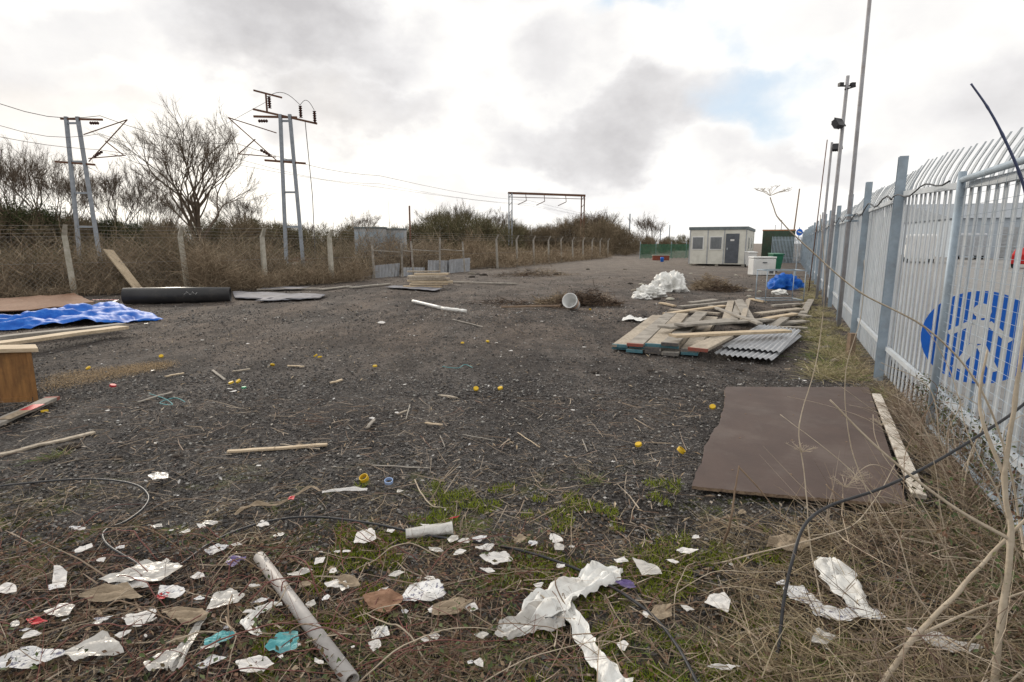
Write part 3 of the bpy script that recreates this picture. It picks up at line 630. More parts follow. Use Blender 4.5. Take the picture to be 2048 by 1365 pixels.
# ---------- trees ----------
def tree(name,base,h,r,spread,seed,depth=5,label='',twigmul=1,ivy=0,cat='tree',up=.3,trunkf=.2,nb0=6,tw=.012):
    rr=random.Random(seed); tk=MB(); cr=MB(); tips=[]
    def grow(p,d,Lg,r_,dep):
        n=4; pts_=[p]; q=p.copy(); dd=d.copy()
        for i in range(n):
            dd=(dd+V((rr.gauss(0,.11),rr.gauss(0,.11),rr.gauss(.03,.06)))).normalized(); q=q+dd*Lg/n; pts_.append(q.copy())
        (tk if dep>=depth-1 else cr).tube(pts_,[max(.008,r_*(1-.45*i/n)) for i in range(n+1)],6 if dep>=depth-1 else 3,cap=False)
        if dep==0:
            for i in range(1,5): tips.append((pts_[i],dd))
            return
        nb=rr.choice([2,3,3]) if dep<depth else nb0
        for k in range(nb):
            at=pts_[rr.randint(2,4)] if k else pts_[-1]
            ax=V((rr.gauss(0,1),rr.gauss(0,1),rr.gauss(0,.3))).normalized()
            nd=(dd*(1.0 if k else 1.4)+ax*spread*rr.uniform(.6,1.2)+V((0,0,up))).normalized()
            grow(at,nd,Lg*(rr.uniform(.68,.88) if dep<depth else rr.uniform(.9,1.3)),r_*(.52 if k else .62),dep-1)
    grow(V((0,0,-.1)),V((rr.gauss(0,.05),rr.gauss(0,.05),1)).normalized(),h*trunkf,r,depth)
    t=thing(name,label,cat,(0,0,0)); tk.obj('trunk',bark,parent=t,smooth=True)
    n=int(len(tips)*3*twigmul); ii=NR.integers(0,len(tips),n)
    Pp=np.array([tips[i][0] for i in ii]); Dd=np.array([tips[i][1] for i in ii])+NR.normal(size=(n,3))*.4
    v,f=blades(Pp,Dd,h*.05*(.4+NR.random(n)),np.full(n,tw),NR.normal(size=(n,3))*.2)
    o=cr.obj('crown',bark,parent=t); npobj('twigs',v,f,twigb,parent=o)
    if ivy:
        n=ivy; c=np.array([tips[i][0] for i in NR.integers(0,len(tips),40)])*np.array([.4,.4,.45])
        Pp=c[NR.integers(0,40,n)]+NR.normal(size=(n,3))*h*.05; v,f=leafq(Pp,.05+.06*NR.random(n)); npobj('ivy',v,f,ivym,parent=t)
    t.location=base; return t
def BP(u,d): return V((D(u,487,d).x,d,0))
tA=tree('bare_tree',BP(398,48),13.6,.30,.72,31,5,'large bare winter tree with open spreading branches',1.8,up=.15,trunkf=.215,nb0=9,tw=.012)
tB=tree('bare_tree',BP(90,46),11,.15,.6,11,5,'bare winter tree with ivy on its lower branches',1.5,ivy=3000,up=.14)
tC=tree('bare_tree',BP(280,58),9,.11,.6,23,5,'slender bare winter tree',1.2,up=.16)
for (s,u,d,sc_f,rz) in [(tB,20,44,.95,1.2),(tC,-60,42,1.2,2.6),(tC,225,50,1.1,.7),(tC,140,52,1.1,2.2),(tC,500,60,.9,4.2),(tB,470,66,.6,5.0),(tC,330,50,.8,1.9),(tC,55,50,1.2,4.9),(tC,720,80,.75,1.0),(tC,1290,85,.75,2.1),(tC,1310,95,.7,3.4),(tC,980,74,.75,1),(tC,880,66,.75,2),(tC,935,68,.8,5),(tC,1190,82,.8,.4),(tC,1150,84,.75,1.4),(tC,610,64,.5,2)]:
    dup(s,BP(u,d),rz,sc_f)
def shrub(name,rx,h,n,mat,leaf,seed,wd=.03,label='',base=(0,0,0)):
    rng=np.random.default_rng(seed)
    k=30; C=np.stack([rng.normal(size=k)*rx*.5,rng.normal(size=k)*rx*.4,(.2+.65*rng.random(k))*h],1); Rr=(.13+.16*rng.random(k))*h
    C[:,2]*=np.clip(1.15-(np.abs(C[:,0])/rx)**2*.6,.3,1.1)
    i=rng.integers(0,k,n); off=unit(rng.normal(size=(n,3)))*(rng.random((n,1))**.45)*Rr[i][:,None]
    Pp=C[i]+off; Pp[:,2]=np.abs(Pp[:,2]); low=rng.random(n)<.3; Pp[low,2]*=rng.random(low.sum())
    Dd=off*1.5/h+rng.normal(size=(n,3))*.45+np.array([0,0,.6])
    v,f=blades(Pp,Dd,.14*h*(.4+rng.random(n)**2*1.4),wd*(.5+rng.random(n)),rng.normal(size=(n,3))*.3)
    if leaf:
        j=rng.integers(0,n,leaf); v2,f2=leafq(Pp[j]+rng.normal(size=(leaf,3))*.1,.03+.05*rng.random(leaf)); v,f=merge((v,f),(v2,f2))
    v[:,2]=np.maximum(v[:,2],0)
    o=npobj(name,v,f,mat,label=label,cat='bush'); o.location=base; return o
sB=shrub('bare_bush',2.8,4.2,7000,hedgeb,0,1,.028,'bare brown winter bush beyond the yard fence',base=BP(1200,72))
sG=shrub('olive_bush',3.2,4.2,7000,hedgeg,3500,2,.032,'dense olive brown winter bush beyond the railway',base=BP(860,60))
sI=shrub('ivy_bush',2.2,3.6,3500,ivym,8000,3,.03,'dark ivy-covered bush among bare trees',base=BP(85,50))
for s,u,d,k,rz in [(sB,1185,84,1.35,1),(sB,1230,76,.95,2),(sB,1135,86,1.2,3),(sB,1265,80,.75,4),(sB,1330,90,.55,5),(sB,1070,84,.9,.6),(sB,1030,84,1.0,1.6),(sB,1100,84,1.0,2.6),(sB,700,60,.75,1.4),(sB,1160,82,1.25,2.4),(sB,780,70,.7,1.4),(sB,1295,85,.6,1.4),(sG,1215,90,1.2,2.2),(sB,330,50,.85,.3),(sB,480,52,.9,1.3),(sB,150,48,.9,2.3),(sB,60,46,1.0,3.3),(sB,-10,44,1.1,.3),(sB,560,56,.8,2.7),
  (sG,900,62,1.1,1),(sG,935,64,1.2,2),(sG,970,66,1.05,3),(sG,1050,88,1.0,4),(sG,1090,90,1.0,4.8),(sG,1010,82,1.2,.8),(sG,830,60,.85,5),(sG,740,62,.8,.5),(sG,690,60,.85,1.5),(sG,640,62,.7,2.5),(sG,590,58,.8,3.5),(sG,540,56,.85,.9),(sG,500,54,.95,1.7),(sG,450,56,.9,2.7),(sG,400,55,.8,3.3),(sG,300,56,.9,5.4),(sG,170,54,.9,.2),(sG,120,50,1.0,1.1),(sG,40,48,1.0,2.1),(sG,-20,46,1.2,3.1),(sG,230,56,.9,1.9),(sG,1290,110,.7,1.0),(sG,1370,130,.8,2.0),(sG,1420,140,.7,2.9),(sG,1340,120,.7,2.9),(sG,800,66,.8,2.9),
  (sI,240,50,1.0,2),(sI,270,52,.9,3),(sI,20,50,.9,4),(sI,200,53,.9,5),(sI,700,66,.8,1),(sI,520,60,.9,2.2),(sI,430,60,.9,3),(sI,100,52,1.2,3),(sI,600,62,.8,.4)]:
    dup(s,BP(u,d),rz,(k*1.1,k*1.1,k*.92))
# ---------- electrical cabinets, corrugated barrier on left ----------
for u,d,wd,hh in((742,31.5,1.6,2.35),(792,32.5,1.1,2.3)):
    o=BP(u,d); t=thing('electrical_cabinet','pale grey metal trackside cabinet with louvred doors','cabinet',o,'trackside cabinets')
    mb=MB(); mb.box(o+V((0,0,hh/2)),(wd,.8,hh)); mb.obj('body',cabg,parent=t)
    mb=MB(); mb.box(o+V((0,0,hh+.04)),(wd+.1,.9,.08)); mb.obj('roof',roofm,parent=t)
    for sx_ in(-.25,.25):
        mb=MB(); mb.box(o+V((sx_*wd,-.42,hh*.5)),(wd*.44,.03,hh*.85))
        for k in range(5): mb.box(o+V((sx_*wd,-.44,hh*.7+k*.05)),(wd*.3,.02,.02))
        mb.obj('door',galvd,parent=t)
def csheet(name,c,nu,nv,amp,waves,mat,label,cat,group=None,jit=0,thick=0,edge=0,crease=0,smooth=True,seed=0,lift=0):
    mb=MB(); vs=[]
    up=(c[1]-c[0]).cross(c[3]-c[0]).normalized()
    if up.z<0: up=-up
    for j in range(nv+1):
        t=j/nv
        for i in range(nu+1):
            s=i/nu; s2,t2=s,t
            if edge:
                if i in(0,nu): s2+=noise.noise(V((seed,t*9,i)))*edge
                if j in(0,nv): t2+=noise.noise(V((s*9,seed,j)))*edge
            p=c[0].lerp(c[1],s2).lerp(c[3].lerp(c[2],s2),t2)
            o=amp*math.sin(s*waves*2*math.pi) if waves else 0
            if jit: o+=noise.fractal(V((s*4+seed,t*4,seed*.7)),1.0,2.0,4)*jit
            if crease: o+=abs(noise.noise(V((s*3+seed*2,t*5,1))))*crease*math.sin(math.pi*min(1,max(0,s)))**.4*math.sin(math.pi*t)**.4+abs(noise.noise(V((s*12+seed*2,t*7,5))))*crease*.2
            q=p+up*o; q.z=max(q.z+lift,.006) if abs(up.z)>.5 else q.z
            vs.append(q)
    w1=nu+1; mb.add(vs,[(j*w1+i,j*w1+i+1,(j+1)*w1+i+1,(j+1)*w1+i) for j in range(nv) for i in range(nu)])
    o=mb.obj(name,mat,label=label,cat=cat,group=group,smooth=smooth)
    if thick:
        md=o.modifiers.new('thick','SOLIDIFY'); md.thickness=thick; md.offset=0
    return o
cl='grey corrugated metal sheet propped upright against the old fence'
for (u0,u1,v0,v1) in((745,798,556,530),(802,848,553,534),(855,903,549,519),(898,940,546,518)):
    a=G(u0,v0+1);b_=G(u1,v0-3); hh=1.55*(v0-v1)/(v0-487)*.95
    csheet('corrugated_sheet',[a,b_,b_+V((0,.3,hh+R.uniform(-.12,.1))),a+V((0,.3,hh))],60,2,.03,8,corrd,cl,'metal sheet','propped corrugated sheets',jit=.02)
wf=thing('post_and_rail_fence','broken timber post and rail fence beside the corrugated sheets','fence',G(750,557))
prev=None
for u,v in((750,557),(806,555),(828,552),(880,548),(930,545)):
    p=G(u,v)+V((0,-.1,0)); mb=MB(); mb.beam(p,p+V((R.uniform(-.15,.15),0,R.uniform(1.5,1.85))),.08,.08); mb.obj('post',woodg,parent=wf)
    if prev: 
        for z in(1.25,): mb=MB(); mb.beam(prev+V((0,-.05,z)),p+V((0,-.05,z-.1)),.02,.04); mb.obj('rail',woodg,parent=wf)
    prev=p
# ---------- boards and timber ----------
def board(a,b,wd=.225,th=.038,mat=woodg,label='weathered scaffold board lying on the ground',group='loose boards',band=None,name='timber_board',twist=0,cat='board'):
    a=V(a);b=V(b); d=(b-a).normalized()
    o=(a+b)/2
    mb=MB(); n=8; x=d.cross(V((0,0,1))).normalized(); z=x.cross(d)
    Q=Matrix.Rotation(twist,3,d); x=Q@x; z=Q@z
    vs=[]; sd=R.random()*50
    for i in range(n+1):
        p=a.lerp(b,i/n)+V((0,0,noise.noise(V((sd,i*.5,0)))*.008)); w2=wd/2*(1+noise.noise(V((sd,i,4)))*.03)
        e0=(noise.noise(V((sd,1,2)))*.04)*d if i in(0,n) else V((0,0,0))
        vs+=[p-x*w2-z*th/2+e0,p+x*w2-z*th/2-e0,p+x*w2+z*th/2-e0,p-x*w2+z*th/2+e0]
    fs=[(3,2,1,0),(n*4,n*4+1,n*4+2,n*4+3)]+[(i*4+k,i*4+(k+1)%4,i*4+4+(k+1)%4,i*4+4+k) for i in range(n) for k in range(4)]
    mb.add(vs,fs)
    if band:
        t=thing(name,label,cat,(o.x,o.y,0),group); mb.obj('plank',mat,parent=t,bevel=.004)
        m2=MB(); m2.beam(a-d*.006,a+d*.04,wd*1.03,th*1.1,up=z)
        m2.obj('end_band',band,parent=t); return t
    return mb.obj(name,mat,origin=(o.x,o.y,o.z-.02),label=label,cat=cat,group=group,bevel=.004)
bandM=[M('band_blue',(.03,.14,.19),(.12,.2,.22),scale=30),M('band_red',(.30,.06,.04),(.18,.1,.08),scale=30),M('band_grey',(.10,.10,.10),(.2,.18,.16),scale=30),M('band_dark',(.05,.05,.06),(.14,.12,.1),scale=30)]
bd=V((.40,.917,0)).normalized(); bx=V((bd.y,-bd.x,0)); o=G(1238,703)
for cidx in range(5):
    lay=[2,3,3,4,2][cidx]
    for l in range(lay):
        a=o+bx*(cidx*.24+R.uniform(-.02,.02))+bd*R.uniform(-.10,.10)+V((0,0,.03+l*.041)); ln=3.9+R.uniform(-.3,.1)
        rot=R.uniform(-.02,.02); d2=V((bd.x+rot,bd.y,0)).normalized()
        board(a,a+d2*ln,mat=wood if (cidx+l)%3 else woodg,band=R.choice(bandM),label='weathered scaffold board with painted end in a stack',group='stacked scaffold boards',name='scaffold_board')
lb='loose scaffold board thrown across the stack'
board(G(1345,672,.26),G(1575,662,.20),wd=.18,mat=woodp,label='pale board lying across the scaffold board stack')
board(G(1328,655,.24),G(1465,640,.18),wd=.26,mat=woodg,label=lb); board(G(1395,700,.21),G(1450,672,.2),wd=.24,mat=wood,band=bandM[1],label=lb)
board(G(1360,650,.28),G(1540,640,.10),mat=woodg,label=lb)
for a,b_ in (((1468,640,.1),(1480,600,.1)),((1485,640,.14),(1497,600,.14)),((1500,642,.1),(1478,602,.18)),((1452,640,.1),(1462,603,.1)),((1440,628,.05),(1340,620,.05)),((1330,628,.04),(1450,612,.1)),((1360,614,.05),(1470,603,.06)),((1520,640,.04),(1590,628,.1)),((1530,650,.04),(1612,643,.04)),((1515,628,.08),(1600,618,.1)),((1560,622,.05),(1618,634,.05)),((1545,612,.04),(1600,608,.06)),((1606,628,.06),(1622,600,.06)),((1420,612,.06),(1520,648,.2)),((1560,655,.03),(1615,657,.03)),((1570,636,.12),(1545,655,.04)),((1380,606,.04),(1430,600,.05)),((1350,612,.03),(1320,606,.03)),((1585,612,.03),(1618,606,.03)),((1500,598,.03),(1530,604,.03))):
    board(G(*a),G(*b_),wd=R.choice([.1,.15,.2]),mat=R.choice([wood,woodg,woodg,woodp]),label='broken weathered timber board in a scattered heap',group='broken timber heap')
for l in range(5):
    for k in range(3):
        z=.06+l*.085; a=G(812+R.uniform(-6,16)+k*3,577-k*7)+V((0,0,z)); b_=a+V((1.45+R.uniform(-.2,.15),.1+R.uniform(-.08,.08),0))
        board(a,b_,wd=.2,th=.06,mat=woodp if R.random()<.4 else wood,label='short pale timber plank in a low stack',group='stacked short planks')
for a,b_,m in(((900,566),(1035,570),woodg),((700,578),(780,570),woodg),((640,582),(700,575),woodg),((515,582),(640,580),woodg)):
    board(G(*a)+V((0,0,.04)),G(*b_)+V((0,0,.04)),wd=.2,mat=m,label='grey timber board lying flat on the dirt')
a=G(284,589); b_=D(216,500,a.y+.15); board(a+V((0,0,.02)),b_,wd=.32,th=.04,mat=woodp,label='pale plank leaning against the chain link fence',twist=0)
def stick(u0,v0,u1,v1,wd=.05,th=.02,mat=woodp,label='splintered pale timber batten on the gravel'):
    board(G(u0,v0)+V((0,0,th*.6)),G(u1,v1)+V((0,0,th*.7)),wd=wd,th=th,mat=mat,label=label,group='loose timber scraps')
for s in [(455,906,655,893,.04),(0,912,190,868,.05),(425,742,450,762,.03),(880,792,912,798,.03),(275,806,345,786,.025),(330,755,368,748,.03),(575,733,608,735,.03),(735,858,748,842,.03),(795,830,815,822,.02),(850,848,885,852,.025),(745,932,860,938,.014),(465,745,500,740,.03),(660,768,685,762,.035),(1035,866,1080,896,.01),(880,872,890,895,.01),(905,640,965,655,.03),(560,890,640,900,.014),(820,810,812,840,.012),(925,870,990,882,.01),(1165,880,1175,905,.01)]:
    stick(*s[:4],wd=s[4],th=min(.018,s[4]*.5),mat=R.choice([woodp,wood,woodg]))
# ---------- left: crate, planks, tarp, pipe ----------
o=G(78,803); cr=thing('timber_crate','orange plywood crate with a pale plank lid','crate',o)
bk=V((-.95,1,0)).normalized(); lf_=V((-1,-.12,0)).normalized()
mb=MB(); wall_box(mb,o+lf_*1.5,-lf_,bk,1.45,.03,.46,.04); mb.obj('front_panel',woodo,parent=cr)
mb=MB(); wall_box(mb,o+lf_*.03+bk*.03,-lf_,bk,.03,.3,.46,.04); mb.obj('side_panel',stemd,parent=cr)
mb=MB(); wall_box(mb,o+lf_*.05-bk*.03,-lf_,bk,.045,.05,.5,.0); mb.obj('corner_batten',woodo,parent=cr)
mb=MB(); wall_box(mb,o+lf_*1.5-bk*.02,-lf_,bk,1.44,.06,.045,.0); mb.obj('bottom_batten',woodo,parent=cr)
mb=MB(); wall_box(mb,o+lf_*1.6-bk*.06,-lf_,bk,1.66,.3,.04,.505); mb.obj('lid',woodp,parent=cr,bevel=.005)
board(G(246,655,.12),G(-90,700,.2),wd=.26,th=.05,mat=woodp,label='long pale plank lying beside the blue tarpaulin')
board(G(245,650,.1),G(-80,684,.12),wd=.2,th=.05,mat=woodg,label='long grey plank lying beside the blue tarpaulin')
board(G(105,797,.04),G(-40,862,.04),wd=.12,th=.03,mat=woodg,band=bandM[1],label='plank wrapped in red and white tape')
mb=MB(); a=G(78,809,.059); b_=G(8,839,.059); c=G(50,821,.059)
mb.beam(a,c,.10,.003); mb.beam(c,b_,.10,.003,m=1)
mb.obj('hazard_tape',[redp,paperd],label='torn red and white hazard tape stuck to a plank',cat='tape')
csheet('tarpaulin',[G(-60,666),G(330,642),G(225,612),G(-60,652)],130,60,0,0,blue,'crumpled bright blue tarpaulin lying on the dirt','tarpaulin',jit=.07,crease=.42,edge=.08,seed=3.3,lift=.04)
csheet('chipboard_sheet',[G(-40,640),G(190,614),G(150,596),G(-40,612)],10,10,0,0,osb,'brown chipboard sheet lying on other debris','board',jit=.05,thick=.02,smooth=False,seed=8,lift=.12)
mb=MB(); mb.beam(G(150,640,.05),G(235,600,.05),.07,.004); mb.beam(G(185,600,.1),G(235,600,.06),.08,.004,m=1); mb.obj('barrier_tape',[whitep,redp],label='strip of red and white barrier tape on debris',cat='tape')
a=G(250,609)+V((0,0,.21)); b_=G(462,603)+V((0,0,.19))
ax=(b_-a).normalized(); pp=thing('plastic_pipe','wide black plastic pipe with open end and chalk scrawl','pipe',(a+b_)/2-V((0,0,.2)))
mb=MB(); n=32; vs=[];x=ax.cross(V((0,0,1))).normalized(); y=x.cross(ax)
for q,r_ in((a,.21),(a.lerp(b_,.5),.215),(b_,.19),(b_,.17),(a.lerp(b_,.5),.195),(a,.19)):
    for i in range(n): vs.append(q+(x*math.cos(i*2*math.pi/n)+y*math.sin(i*2*math.pi/n))*r_)
fs=[(r_*n+i,r_*n+(i+1)%n,((r_+1)%6)*n+(i+1)%n,((r_+1)%6)*n+i) for r_ in range(6) for i in range(n)]
mb.add(vs,fs); mb.obj('pipe_wall',black,parent=pp,smooth=True)
mb=MB()
for i in range(5):
    s=.56+i*.028; c=a.lerp(b_,s)+(-x if x.y>0 else x)*.20+V((0,0,.06)); mb.tube([c,c+V((.02,0,.05 if i%2 else -.03)),c+V((.06,0,.02*math.sin(i*2)))],.0035,4)
mb.obj('chalk_scrawl',whitepaint,parent=pp)
for cs in([(470,600),(600,603),(650,592),(465,586)],[(510,606),(640,600),(655,592),(540,597)],[(770,577),(870,585),(885,580),(790,574)],[(515,582),(600,582),(620,577),(530,577)]):
    csheet('metal_sheet',[G(*c) for c in cs],20,6,0,0,flatm,'dull grey sheet lying flat on the dirt','sheet','flat grey sheets',jit=.03,thick=.01,seed=cs[0][0]*.1,lift=.05)
# right: brown board, corrugated sheets
pts4=[G(1383,986),G(1812,1036),G(1736,782),G(1452,782)]
def bz(s,t): return .045+.03*s*(1-t)+noise.noise(V((s*1.2,t*1.2,9)))*.006
mb=MB(); nu,nv=60,60; vs=[]
for j in range(nv+1):
    t=j/nv
    for i in range(nu+1):
        s=i/nu; s2=s
        if i<3: s2+= (noise.noise(V((t*9,2,0)))*.02+noise.noise(V((t*30,2,0)))*.01)*(1-i/3)+.035*math.exp(-((t-.62)/.2)**2)*(1-i/3)
        tt_=t+(noise.noise(V((s*30,5,0)))*.004 if j==0 else 0)
        p=pts4[0].lerp(pts4[1],s2).lerp(pts4[3].lerp(pts4[2],s2),tt_)
        vs.append(p+V((0,0,bz(s,t))))
w1=nu+1; mb.add(vs,[(j*w1+i,j*w1+i+1,(j+1)*w1+i+1,(j+1)*w1+i) for j in range(nv) for i in range(nu)])
pb_=thing('plywood_sheet','large dark brown phenolic plywood sheet with splintered edge','board',G(1600,900))
po=mb.obj('sheet',[plyb,plyedge],parent=pb_,smooth=False); md=po.modifiers.new('t','SOLIDIFY'); md.thickness=.02; md.offset=-1; md.material_offset_rim=1
mb=MB()
for i in range(3):
    for j in range(4):
        s=.18+i*.3;t=.12+j*.25; p=pts4[0].lerp(pts4[1],s).lerp(pts4[3].lerp(pts4[2],s),t); z=bz(s,t)
        mb.tube([p+V((0,0,z-.002)),p+V((0,0,z+.003))],.007,10)
mb.obj('screw_holes',plyedge,parent=pb_)
for i,cs in enumerate([[(1425,716),(1545,729),(1605,678),(1505,664)],[(1440,708),(1560,718),(1602,672),(1520,660)]]):
    csheet('corrugated_sheet',[G(*c) for c in cs],200,8,.012,11,corr,'grey corrugated metal sheet lying flat by the board stack','metal sheet','flat corrugated sheets',jit=.008,seed=i*3.1,lift=.06+i*.04)
# ---------- trestle ----------
o=G(1530,607); tr=thing('metal_trestle','galvanised tubular trestle frame standing on debris','trestle',o)
mb=MB(); Wd,Dp,hh=1.0,.6,.85
for x in(0,Wd):
    for y in(0,Dp): mb.tube([o+V((x,y,0)),o+V((x,y,hh))],.012,8)
for y in(0,Dp):
    for z in(.08,hh): mb.tube([o+V((0,y,z)),o+V((Wd,y,z))],.012,8)
for x in(0,Wd):
    for z in(.08,hh): mb.tube([o+V((x,0,z)),o+V((x,Dp,z))],.012,8)
mb.obj('tube_frame',galvd,parent=tr,smooth=True)
# ---------- lumpy things ----------
def lump(name,c,size,mat,label,cat,seed=0,amp=.35,fr=1.6,group=None,sub=4,ridge=True):
    bm=bmesh.new(); bmesh.ops.create_icosphere(bm,subdivisions=sub,radius=1)
    for v in bm.verts:
        p=v.co.copy(); q=p*fr+V((seed,seed*1.3,0)); d=noise.fractal(q,1.0,2.0,3)
        if ridge: d=.5-abs(noise.noise(q*1.3))*2+d*.5+.25*(.3-abs(noise.noise(q*3.1)))
        v.co=p*(1+amp*d); v.co=V((v.co.x*size[0],v.co.y*size[1],max(v.co.z,-.15)*size[2]))
    me=bpy.data.meshes.new(name); bm.to_mesh(me); bm.free(); me.polygons.foreach_set('use_smooth',[True]*len(me.polygons))
    return finish(me,name,mat,V(c),None,label,cat,group,None)
lump('rubble_sack',G(1300,592),(.42,.35,.28),whitep,'crumpled white plastic sack sagging on the ground','plastic sack',1,.5,fr=2.2,group='dumped white sacks',sub=5)
lump('rubble_sack',G(1338,582),(.50,.4,.5),whitep,'heaped white plastic sacking piled high','plastic sack',4,.6,fr=2.2,group='dumped white sacks',sub=5)
lump('rubble_sack',G(1282,596),(.25,.3,.12),whitep,'flat crumpled white plastic sack','plastic sack',9,.5,group='dumped white sacks')
lump('rubble_sack',G(1350,562),(.35,.3,.35),whitep,'white plastic sack behind the heap','plastic sack',6,.5,fr=2.2,group='dumped white sacks')
lump('tarpaulin_heap',G(1568,577),(.5,.5,.42),blue,'crumpled blue tarpaulin heaped against the fence','tarpaulin',2,.5,fr=2.2)
lump('rubble_sack',G(1560,588),(.22,.2,.13),whitep,'small white plastic bag beside the blue sheet','plastic sack',12,.4,group='dumped white sacks')
def brush(c,rx,ry,h,n,label,mat=ashm,wd=.012,ln=(.08,.36)):
    a=NR.random(n)*6.28; r=NR.random(n)**.8; r=r*(1+.45*np.array([noise.noise(V((math.cos(t)*1.6+c.x,math.sin(t)*1.6,c.y))) for t in a])*1.6)
    x=np.cos(a)*r*rx; y=np.sin(a)*r*ry
    hn=np.array([.55+1.3*noise.noise(V((p*2.2+c.x,q*2.2,7))) for p,q in zip(x,y)])
    z=NR.random(n)*h*np.clip(1-r**1.3,0.03,1)*np.clip(hn,.1,1.4)*1.6
    Dd=NR.normal(size=(n,3)); Dd[:,2]*=.35
    v,f=blades(np.stack([x+c.x,y+c.y,z],1),Dd,ln[0]+(ln[1]-ln[0])*NR.random(n)**2,wd*(.5+NR.random(n)),NR.normal(size=(n,3))*.15); v[:,2]=np.maximum(v[:,2],.002)
    npobj('brush_pile',v,f,mat,origin=tuple(c),label=label,cat='brush pile')
brush(G(1160,609),1.1,.8,.32,3000,'burnt heap of twigs and ash on the yard')
brush(G(1120,606),.8,.6,.26,1500,'singed brown twigs on the burnt heap',scrubm)
brush(G(1205,606),.5,.4,.2,600,'pale burnt sticks at the heap edge',twigm)
brush(G(1060,612),.8,.3,.05,250,'scatter of charred sticks beside the burnt heap')
brush(G(1420,577),1.1,1.0,.38,2300,'brown heap of dead twigs beside the white sacks',scrubm)
brush(G(1440,582),.9,.6,.26,1000,'dark charred twigs on the brown heap')
brush(G(1050,552),1.6,1.2,.4,1100,'dark low heap of rubbish and twigs')
brush(G(1085,550),1.6,1.4,.4,900,'brown low heap of rubbish and twigs',scrubm)
brush(G(1000,606),.8,.7,.08,300,'flattened scatter of burnt twigs')
board(G(1003,614,.04),G(1120,612,.06),wd=.08,mat=stemd,label='charred stick beside the burnt heap')
for i in range(22):
    u=R.uniform(1240,1620); v=R.uniform(535,600); s=R.uniform(.04,.13)
    lump('rubble_stone',G(u,v),(s*1.3,s,s*.6),R.choice([rubm,clodm,conc,woodg]),'broken rubble lump scattered on the yard','rubble',i*2.3,.4,sub=2,group='scattered rubble')
for i in range(14):
    u=R.uniform(940,1230); v=R.uniform(535,560); s=R.uniform(.06,.16)
    lump('rubble_stone',G(u,v),(s*1.3,s,s*.6),R.choice([rubm,clodm]),'broken rubble lump scattered on the yard','rubble',i*5.3,.4,sub=2,group='scattered rubble')
o=G(1146,622); bk_=thing('plastic_bucket','white plastic bucket tipped over on the burnt heap','bucket',o)
mb=MB(); ax=V((-.35,-.8,.35)).normalized(); c0=o+V((0,.25,.16))
x=ax.cross(V((0,0,1))).normalized(); y=x.cross(ax); n=24; vs=[]
for t,r_ in((-.2,.02),(-.2,.145),(.18,.175),(.18,.185),(.2,.185),(.2,.165),(-.17,.13),(-.17,.01)):
    for i in range(n): vs.append(c0+ax*t+(x*math.cos(i*6.2832/n)+y*math.sin(i*6.2832/n))*r_)
mb.add(vs,[(r_*n+i,r_*n+(i+1)%n,(r_+1)*n+(i+1)%n,(r_+1)*n+i) for r_ in range(7) for i in range(n)]); mb.obj('shell',whitepaint,parent=bk_,smooth=True)
mb=MB(); vs=[]
for t,r_ in((-.02,.163),(.08,.171)):
    for i in range(n): vs.append(c0+ax*t+(x*math.cos(i*6.2832/n)+y*math.sin(i*6.2832/n))*r_)
mb.add(vs,[(i,(i+1)%n,n+(i+1)%n,n+i) for i in range(n)]); mb.obj('printed_band',M('orange_print',(.55,.2,.05),(.6,.55,.5),scale=20),parent=bk_,smooth=True)
csheet('plastic_sheet',[G(1243,642),G(1300,647),G(1305,641),G(1250,636)],16,10,0,0,whitep,'white plastic sheet lying flat on the dirt','plastic sheet',jit=.05,seed=5,lift=.03)
for (a,b_,lbl) in (((826,607),(882,620),'white plastic roll lying on the dirt'),((884,622),(932,627),'end of a white plastic roll')):
    A_,B_=G(*a)+V((0,0,.06)),G(*b_)+V((0,0,.05)); mb=MB(); mb.tube([A_.lerp(B_,i/8)+V((0,0,noise.noise(V((i,a[0],0)))*.03)) for i in range(9)],[.04+.02*noise.noise(V((i*.9,3,a[0]))) for i in range(9)],12); mb.obj('plastic_roll',whitep,label=lbl,cat='plastic roll',smooth=True)
A_,B_=G(520,1128)+V((0,0,.035)),G(705,1385)+V((0,0,.045)); mb=MB(); n=24; ax=(B_-A_).normalized(); x=ax.cross(V((0,0,1))).normalized(); y=x.cross(ax); vs=[]
for q,r_ in((A_,.028),(B_,.028),(B_,.023),(A_,.023)):
    for i in range(n): vs.append(q+(x*math.cos(i*6.2832/n)+y*math.sin(i*6.2832/n))*r_)
mb.add(vs,[(r_*n+i,r_*n+(i+1)%n,((r_+1)%4)*n+(i+1)%n,((r_+1)%4)*n+i) for r_ in range(4) for i in range(n)])
mb.obj('plastic_tube',M('dirty_tube',(.43,.41,.40),(.36,.345,.335),scale=3,rough=.5,dirt=(.22,.20,.18),dscale=5,damt=.5),label='dirty grey plastic tube lying in dead grass',cat='tube',smooth=True)
